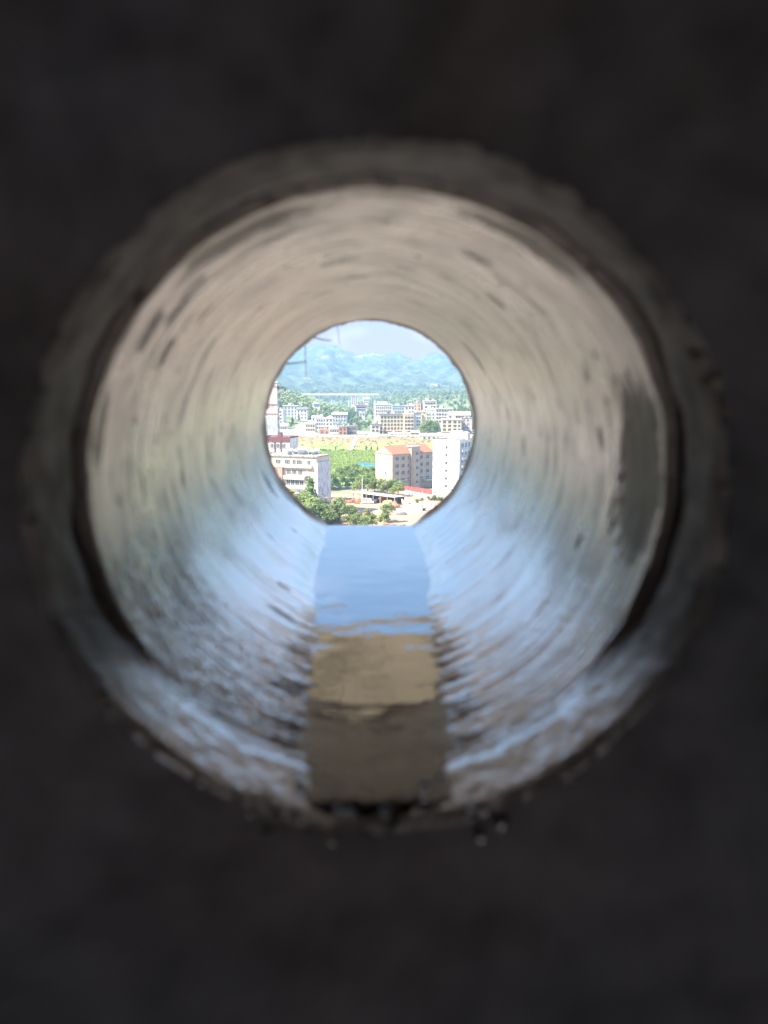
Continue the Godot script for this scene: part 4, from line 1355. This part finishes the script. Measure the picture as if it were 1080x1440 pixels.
	windows(b, "front", spread(2, sizes[b].x - 0.6), rows(2.0, 1, 3.0), 1.5, 1.5, brown, 1)
	b = house("open_frame_house", "half-built white house with dark open floors between orange brick walls", -25.9, 624.0, -29.2, 8.0, 8.0, -2.0, white, "houses of the hillside village")
	flat_roof(b, 0.3, 0.5, pale)
	windows(b, "front", spread(4, sizes[b].x - 0.6), rows(2.0, 2, 3.0), 1.2, 1.5, brown, 1)
	b = house("orange_brick_house", "two-storey orange brick house right of the half-built white one", -19.0, 622.0, -27.7, 6.9, 8.0, -2.0, brick, "houses of the hillside village")
	flat_roof(b, 0.3, 0.3, rawc)
	windows(b, "front", spread(2, sizes[b].x - 0.6), rows(2.0, 2, 3.0), 1.5, 1.5, brown, 1)
	b = house("raw_concrete_house", "raw grey concrete house at the right end of the village", -11.9, 624.0, -27.5, 7.5, 9.0, -2.0, rawc, "houses of the hillside village")
	flat_roof(b, 0.3, 0.4, rawc)
	windows(b, "front", spread(4, sizes[b].x - 0.6), rows(2.0, 4, 3.0), 1.2, 1.5, brown, 1)
	# the viaduct
	viaduct("white road viaduct on tall piers at the foot of the hills", -123.2, 24.7, -4.3, -1500.0, [-113.72, -91.15, -67.20, -34.33, -28.16, -4.16, 16.42], surface("viaduct concrete", 0.62, 0.62, 0.62, 0.8))
	# trees
	grown["grove_tree"] = make_tree("mid green broad tree", 0, 11, Color(0.12, 0.17, 0.045), Color(0.29, 0.37, 0.12))
	grown["grove_tree_pale"] = make_tree("pale green broad tree", 0, 23, Color(0.15, 0.2, 0.055), Color(0.35, 0.42, 0.15))
	grown["yard_tree"] = make_tree("dark glossy broad tree", 0, 37, Color(0.09, 0.14, 0.035), Color(0.29, 0.36, 0.12))
	grown["cone_tree"] = make_tree("slender green tree", 1, 51, Color(0.065, 0.12, 0.03), Color(0.19, 0.29, 0.08))
	grown["hill_tree"] = make_tree("deep green tree", 1, 63, Color(0.06, 0.1, 0.04), Color(0.18, 0.24, 0.1))
	grown["scrub"] = make_tree("green scrub bush", 2, 71, Color(0.09, 0.13, 0.04), Color(0.24, 0.28, 0.1))
	grown["straw_scrub"] = make_tree("yellowish scrub bush", 2, 83, Color(0.18, 0.15, 0.05), Color(0.36, 0.29, 0.12))
	plant("grove_tree", "leftmost grove tree against the grey end wall", -15.16, 345.0, -35.73, "trees of the grove between the flats")
	plant("grove_tree", "grove tree behind the leftmost one", -12.53, 362.0, -34.47, "trees of the grove between the flats")
	plant("grove_tree_pale", "tallest pale grove tree at the back left", -9.43, 372.0, -34.39, "trees of the grove between the flats")
	plant("grove_tree", "back grove tree nearest the green field", -6.07, 378.0, -34.25, "trees of the grove between the flats")
	plant("grove_tree_pale", "pale grove tree low beside the grey end wall", -13.55, 336.0, -37.31, "trees of the grove between the flats")
	plant("grove_tree", "rounded tree in the middle of the left grove", -10.73, 346.0, -36.49, "trees of the grove between the flats")
	plant("yard_tree", "darker tree in the heart of the grove", -7.64, 352.0, -35.82, "trees of the grove between the flats")
	plant("grove_tree", "grove tree below the blue hoarding's left end", -4.15, 362.0, -35.16, "trees of the grove between the flats")
	plant("grove_tree_pale", "pale tree just under the blue hoarding", -1.16, 372.0, -35.44, "trees of the grove between the flats")
	plant("grove_tree", "grove tree against the pink gable's upper left", 1.99, 380.0, -35.86, "trees of the grove between the flats")
	plant("grove_tree", "tree hiding the foot of the pink gable", 3.90, 362.0, -36.52, "trees of the grove between the flats")
	plant("grove_tree_pale", "pale tree at the front left of the grove", -11.83, 331.0, -38.61, "trees of the grove between the flats")
	plant("grove_tree", "front grove tree above the pale yard wall", -8.18, 333.0, -37.92, "trees of the grove between the flats")
	plant("yard_tree", "dark low tree at the foot of the grey end wall", -15.11, 329.0, -38.06, "trees of the grove between the flats")
	plant("grove_tree", "front grove tree left of the shed roof", -4.79, 334.0, -37.11, "trees of the grove between the flats")
	plant("grove_tree_pale", "pale tree behind the shed's left end", -2.78, 318.0, -34.15, "trees in a row behind the shed")
	plant("grove_tree_pale", "highest pale tree of the row behind the shed", 0.48, 322.0, -33.38, "trees in a row behind the shed")
	plant("grove_tree", "tree behind the middle of the shed", 3.41, 317.0, -34.35, "trees in a row behind the shed")
	plant("grove_tree_pale", "pale tree in front of the pink gable's foot", 6.03, 315.0, -35.02, "trees in a row behind the shed")
	plant("grove_tree", "tree behind the soil heap", 8.61, 313.0, -35.39, "trees in a row behind the shed")
	plant("grove_tree", "full round tree right of the shed below the pink flats", 10.87, 311.0, -34.30, "trees in a row behind the shed")
	plant("grove_tree_pale", "rightmost pale tree of the shed row, by the white wall", 12.82, 309.0, -35.53, "trees in a row behind the shed")
	plant("yard_tree", "large full tree at the near left of the yard", -8.83, 246.0, -33.54, "trees at the near edge of the yard")
	plant("yard_tree", "dark lower tree leaning on the large yard tree", -5.98, 241.0, -34.91, "trees at the near edge of the yard")
	plant("yard_tree", "lone glossy tree at the near right of the yard", 7.00, 246.0, -35.45, "trees at the near edge of the yard")
	plant("grove_tree", "lower tree beside the lone glossy one", 5.48, 240.0, -37.53, "trees at the near edge of the yard")
	plant("grove_tree", "tree at the very bottom middle of the view", 1.86, 236.0, -37.34, "trees at the near edge of the yard")
	plant("grove_tree_pale", "pale tree left of the bottom middle one", -0.79, 234.0, -37.46, "trees at the near edge of the yard")
	plant("yard_tree", "dark tree between the large and the bottom trees", -3.43, 235.0, -37.16, "trees at the near edge of the yard")
	plant("grove_tree_pale", "pale tree at the left rim below the large yard tree", -11.12, 240.0, -36.79, "trees at the near edge of the yard")
	plant("cone_tree", "slender cone-shaped tree before the old beige house", -18.26, 251.0, -27.61, "trees at the near edge of the yard")
	plant("grove_tree_pale", "pale tree on the slope under the light blue awning", -20.02, 246.0, -31.89, "trees at the near edge of the yard")
	plant("grove_tree_pale", "pale tree under the cone-shaped one", -17.09, 243.0, -32.65, "trees at the near edge of the yard")
	plant("grove_tree", "tree in front of the small outhouse", -14.22, 240.0, -34.29, "trees at the near edge of the yard")
	plant("grove_tree_pale", "lowest pale tree on the left slope", -18.09, 238.0, -33.99, "trees at the near edge of the yard")
	plant("straw_scrub", "yellowish bush at the far left of the slope", -22.59, 252.0, -30.77, "scrub on the left slope and yard edge")
	plant("straw_scrub", "yellowish bush beside the cone-shaped tree", -20.57, 250.0, -31.47, "scrub on the left slope and yard edge")
	plant("straw_scrub", "yellowish bush below the outhouse", -14.01, 248.0, -35.43, "scrub on the left slope and yard edge")
	plant("straw_scrub", "straw bush between the two yard trees", -4.14, 252.0, -37.46, "scrub on the left slope and yard edge")
	plant("straw_scrub", "straw bush left of the lone glossy tree", 0.58, 254.0, -38.02, "scrub on the left slope and yard edge")
	plant("scrub", "green bush on the bare yard soil", -1.76, 248.0, -38.52, "scrub on the left slope and yard edge")
	plant("scrub", "green bush at the foot of the white flats", 27.79, 296.0, -38.53, "scrub on the left slope and yard edge")
	plant("scrub", "bush at the end of the white boundary wall", 25.38, 297.0, -39.21, "scrub on the left slope and yard edge")
	plant("scrub", "low bush by the buff wall at lower right", 20.48, 272.0, -40.52, "scrub on the left slope and yard edge")
	plant("scrub", "bush behind the ruined posts", 20.18, 290.0, -39.09, "scrub on the left slope and yard edge")
	plant("straw_scrub", "straw bush on the left slope near the rim", -13.69, 242.0, -36.86, "scrub on the left slope and yard edge")
	plant("scrub", "small bush at the bottom right of the yard", 11.16, 236.0, -40.29, "scrub on the left slope and yard edge")
	plant("scrub", "bush behind the roof heaters at the embankment foot", -33.49, 548.0, -38.46, "bushes along the foot of the embankment")
	plant("scrub", "second bush from the left at the embankment foot", -29.86, 546.0, -38.83, "bushes along the foot of the embankment")
	plant("scrub", "third bush from the left at the embankment foot", -26.29, 545.0, -39.26, "bushes along the foot of the embankment")
	plant("hill_tree", "dark small tree at the embankment foot below the guard wall", -21.96, 550.0, -38.62, "bushes along the foot of the embankment")
	plant("scrub", "bush left of the stairway foot", -17.27, 546.0, -38.85, "bushes along the foot of the embankment")
	plant("scrub", "bush right of the stairway foot", -7.69, 545.0, -38.79, "bushes along the foot of the embankment")
	plant("hill_tree", "dark small tree at the field's far edge", -0.13, 550.0, -37.64, "bushes along the foot of the embankment")
	plant("hill_tree", "dark tree beside the one at the field's far edge", 3.41, 548.0, -38.01, "bushes along the foot of the embankment")
	plant("hill_tree", "dark tree at the field edge left of the pink gable", 7.93, 546.0, -37.88, "bushes along the foot of the embankment")
	plant("scrub", "bush over the pink gable's peak", 12.34, 540.0, -38.47, "bushes along the foot of the embankment")
	plant("grove_tree", "big round green tree between the yellow flats", 48.99, 606.0, -20.39)
	plant("yard_tree", "dark tree beside the big round one at the yellow corner flats", 53.77, 603.0, -22.49)
	plant("grove_tree_pale", "pale tree left of the big round one", 44.96, 604.0, -23.63)
	plant("hill_tree", "dark tree among the houses of the hillside village", -65.81, 690.0, -21.86)
	plant("hill_tree", "blue green tree above the pale blue fence", -65.42, 672.0, -26.19)
	plant("hill_tree", "tree under the dark-roofed hill house", -64.00, 735.0, -19.95)
	plant("hill_tree", "lone small tree in the terraced field", -14.68, 690.0, -27.57)
	plant("hill_tree", "dark tree at the right end of the blue grey village house", -19.99, 700.0, -22.21)
	plant("scrub", "green roof garden bush on the old beige house", -19.19, 269.0, -20.11, "", -21.93)
	scatter()


func solar_heater(label: String, at: Vector3, k: float) -> void:
	var t := thing("water_heater", label, "water heater", at, rng.randf_range(-0.5, 0.5), "water heaters on the old house roof")
	var white: Material = mats["white paint"]
	put("tank", Shape.new().tube(Vector3(-0.8 * k, 1.7 * k, 0), Vector3(0.8 * k, 1.7 * k, 0), 0.42 * k, 0.42 * k, 12).mesh(), white, t)
	var tilt := Transform3D(Basis(Vector3.RIGHT, deg_to_rad(-42.0)), Vector3(0, 0.9 * k, 0.65 * k))
	put("panel", Shape.new().box(Vector3.ZERO, Vector3(1.5 * k, 0.08, 1.9 * k), tilt).mesh(), surface("collector", 0.55, 0.57, 0.60, 0.5), t)
	for s in [-1, 1]:
		put("leg", Shape.new().tube(Vector3(0.65 * k * s, -0.2, 0), Vector3(0.65 * k * s, 1.5 * k, 0), 0.05, 0.05, 6).mesh(), mats["steel"], t)
		put("leg", Shape.new().tube(Vector3(0.65 * k * s, -0.2, 1.2 * k), Vector3(0.65 * k * s, 0.5 * k, 1.2 * k), 0.05, 0.05, 6).mesh(), mats["steel"], t)


func mast(label: String, at: Vector3, high: float) -> void:
	var t := thing("lightning_mast", label, "mast", at)
	put("pole", Shape.new().tube(Vector3.ZERO, Vector3(0, high, 0), 0.11, 0.05, 7).mesh(), mats["steel"], t)
	for k in 3:
		put("stay", Shape.new().tube(Vector3(0, high * 0.5, 0), Vector3(1.6 * cos(k * TAU / 3), 0, 1.6 * sin(k * TAU / 3)), 0.02, 0.02, 4).mesh(), mats["steel"], t)


func utility_pole(label: String, at: Vector3, high: float) -> void:
	var t := thing("utility_pole", label, "pole", at)
	put("shaft", Shape.new().tube(Vector3(0, -0.3, 0), Vector3(0, high, 0), 0.18, 0.11, 8).mesh(), mats["pale trim"], t)
	put("cross_arm", Shape.new().box(Vector3(0, high - 0.6, 0), Vector3(1.4, 0.12, 0.12)).mesh(), mats["steel"], t)


func long_wall(called: String, label: String, category: String, a: Vector3, b: Vector3, high: float, thick: float, look: Material) -> void:
	var t := thing(called, label, category, Vector3(a.x, 0, a.z))
	var n := maxi(3, int(a.distance_to(b) / 3.0))
	var turn := atan2(-(b.z - a.z), b.x - a.x)
	var step := a.distance_to(b) / n
	for k in n:
		var p := a.lerp(b, (k + 0.5) / n)
		var y := ground_at(p.x, p.z)
		var bay := put("bay", Shape.new().box(Vector3.ZERO, Vector3(step - 0.3, high, thick)).mesh(), look, t, Vector3(p.x - a.x, y + high * 0.5 - 0.15, p.z - a.z), turn)
		var q := a.lerp(b, float(k) / n)
		put("post", Shape.new().box(Vector3.ZERO, Vector3(0.296, high + 0.15, thick + 0.1)).mesh(), look, t, Vector3(q.x - a.x, y + high * 0.5 - 0.1, q.z - a.z), turn)


func open_shed(a: Vector3, b: Vector3, roof: Material, post: Material) -> void:
	var t := thing("open_shed", "long open shed with pale green sheet roof on posts", "shed", a, atan2(-(b.z - a.z), b.x - a.x))
	var l := a.distance_to(b)
	var tilt := Transform3D(Basis(Vector3.RIGHT, deg_to_rad(-3.0)), Vector3(l * 0.5, 3.1, -2.6))
	put("roof", Shape.new().box(Vector3.ZERO, Vector3(l + 1.0, 0.14, 6.6), tilt).mesh(), roof, t)
	put("fascia", Shape.new().box(Vector3(l * 0.5, 3.24, 0.75), Vector3(l + 1.0, 0.22, 0.1)).mesh(), mats["pale trim"], t)
	put("back_wall", Shape.new().box(Vector3(l * 0.5, 1.5, -5.4), Vector3(l, 3.4, 0.2)).mesh(), surface("dark boards", 0.10, 0.085, 0.07, 0.9, 0.3), t)
	for k in 7:
		for z in [0.4, -5.2]:
			put("post", Shape.new().box(Vector3(l * k / 6.0, 1.5, z), Vector3(0.3, 3.2, 0.3)).mesh(), post, t)
	put("partition", Shape.new().box(Vector3(l * 0.6, 1.3, -2.6), Vector3(0.2, 2.6, 5.0)).mesh(), mats["orange brickwork"], t)


func heap(called: String, label: String, category: String, at: Vector3, r: Vector3, look: Material, s: int) -> void:
	tag(put(called, Shape.new().lump(Vector3.ZERO, r, 0.7, s, 14, 22).mesh(), look, null, at), label, category)


func brick_stack(label: String, at: Vector3, turn: float) -> void:
	var t := thing("brick_stack", label, "brick stack", at, deg_to_rad(turn), "stacks of bricks by the shed")
	put("pallet", Shape.new().box(Vector3(0, 0.05, 0), Vector3(2.0, 0.12, 1.3)).mesh(), mats["bark"], t)
	for row in 4:
		var s := Shape.new()
		for k in 6:
			s.box(Vector3(-0.8 + k * 0.32, 0.13 + 0.16 + row * 0.30, 0.02 * (k % 2)), Vector3(0.29, 0.27, 1.15))
		put("brick_course", s.mesh(), mats["orange brickwork"], t)


func ruined_wall(a: Vector3, b: Vector3, look: Material) -> void:
	var t := thing("ruined_wall", "ruined buff wall of upright posts right of the soil heap", "wall", a, atan2(-(b.z - a.z), b.x - a.x))
	var l := a.distance_to(b)
	for k in 7:
		var h: float = [2.6, 3.4, 3.1, 3.6, 3.3, 2.8, 2.9][k]
		put("post", Shape.new().box(Vector3(l * k / 6.0, h * 0.5 - 0.2, 0.12), Vector3(0.45, h, 0.45)).mesh(), mats["pale trim"] if k % 2 else look, t)
		if k < 6:
			var q: float = [2.2, 2.6, 1.2, 2.7, 2.4, 2.2][k]
			put("panel", Shape.new().box(Vector3(l * (k + 0.5) / 6.0, q * 0.5 - 0.2, -0.1), Vector3(l / 6.0 - 0.46, q, 0.2)).mesh(), look, t)


func steps(label: String, x0: float, x1: float) -> void:
	var t := thing("stairway", label, "stairs", Vector3(x0, ground_at(x0, -554.0), -554.0))
	var n := 22
	for k in n:
		var d := lerpf(554.0, 593.0, float(k) / n)
		var x := lerpf(x0, x1, float(k) / n)
		put("step", Shape.new().box(Vector3(x - x0, ground_at(x, -d) - t.position.y + 0.1, -(d - 554.0)), Vector3(2.6, 0.5, 1.9)).mesh(), mats["pale trim"], t)


func viaduct(label: String, x0: float, x1: float, top: float, z: float, piers: Array, look: Material) -> void:
	var t := thing("viaduct", label, "bridge", Vector3((x0 + x1) * 0.5, ground_at((x0 + x1) * 0.5, z), z))
	var o := t.position
	put("deck", Shape.new().box(Vector3((x0 + x1) * 0.5, top - 1.1, z) - o, Vector3(x1 - x0, 2.0, 11.0)).mesh(), look, t)
	for s in [-1, 1]:
		put("parapet", Shape.new().box(Vector3((x0 + x1) * 0.5, top + 0.45, z + s * 5.3) - o, Vector3(x1 - x0, 1.0, 0.3)).mesh(), look, t)
	for x in piers:
		var y := ground_at(x, z) - 1.0
		put("pier", Shape.new().box(Vector3(x, (y + top - 2.1) * 0.5, z) - o, Vector3(1.7, top - 2.1 - y, 4.0)).mesh(), look, t)
		put("pier_head", Shape.new().box(Vector3(x, top - 2.7, z) - o, Vector3(2.6, 1.2, 9.0)).mesh(), look, t)


func scatter() -> void:
	var wood := []
	for k in 4200:
		var d := rng.randf_range(760.0, 1060.0)
		var x := rng.randf_range(-190.0, -20.0)
		if x > -0.052 * d - 10.0 and rng.randf() > 0.35:
			continue
		if d < 800.0 and x > -100.0 and x < -55.0:
			continue
		wood.append(Vector3(x, ground_at(x, -d), -d))
	mass("forest", "mixed wood covering the hill behind the hillside village", wood, 7.0, 7.5, Color(0.13, 0.175, 0.07), Color(0.31, 0.36, 0.16))
	var far := []
	for k in 1900:
		var d := rng.randf_range(1080.0, 2100.0)
		var x := rng.randf_range(-0.16 * d, 0.16 * d)
		if patchy.get_noise_2d(x * 0.02, d * 0.01) < -0.12:
			continue
		far.append(Vector3(x, ground_at(x, -d), -d))
	mass("forest", "far woodland in the valley below the viaduct and hills", far, 7.0, 5.0, Color(0.15, 0.20, 0.11), Color(0.29, 0.34, 0.19))
	var town := []
	for k in 900:
		var d := rng.randf_range(640.0, 1080.0)
		var x := rng.randf_range(-20.0, 0.16 * d)
		if patchy.get_noise_2d(x * 0.06, d * 0.03) < 0.05:
			continue
		town.append(Vector3(x, ground_at(x, -d), -d))
	mass("shrubbery", "green shrubs scattered between the middle town houses", town, 4.0, 3.5, Color(0.06, 0.10, 0.03), Color(0.17, 0.22, 0.07))
	var crop := []
	for row in 62:
		var d := 384.0 + row * 2.7
		for k in 46:
			var x := -32.0 + k * 1.35 + rng.randf_range(-0.4, 0.4)
			crop.append(Vector3(x, ground_at(x, -d) - 0.1, -d + rng.randf_range(-0.35, 0.35)))
	mass("crops", "green crop rows of the field before the embankment", crop, 1.5, 0.9, Color(0.23, 0.30, 0.065), Color(0.36, 0.42, 0.11))
	var weeds := []
	for k in 300:
		var d := rng.randf_range(560.0, 602.0)
		var x := rng.randf_range(-75.0, 80.0)
		weeds.append(Vector3(x, ground_at(x, -d) - 0.1, -d))
	mass("grass", "dry straw grass on the embankment slope", weeds, 1.0, 0.5, Color(0.20, 0.17, 0.07), Color(0.28, 0.22, 0.10))
	var scrub := []
	for k in 500:
		var d := rng.randf_range(226.0, 252.0)
		var x := rng.randf_range(-32.0, -9.0)
		if x > -9.0 - (252.0 - d) * 0.3:
			continue
		scrub.append(Vector3(x, VALLEY - 0.1, -d))
	mass("undergrowth", "mixed undergrowth on the near left slope", scrub, 2.2, 1.6, Color(0.09, 0.12, 0.03), Color(0.28, 0.27, 0.10))
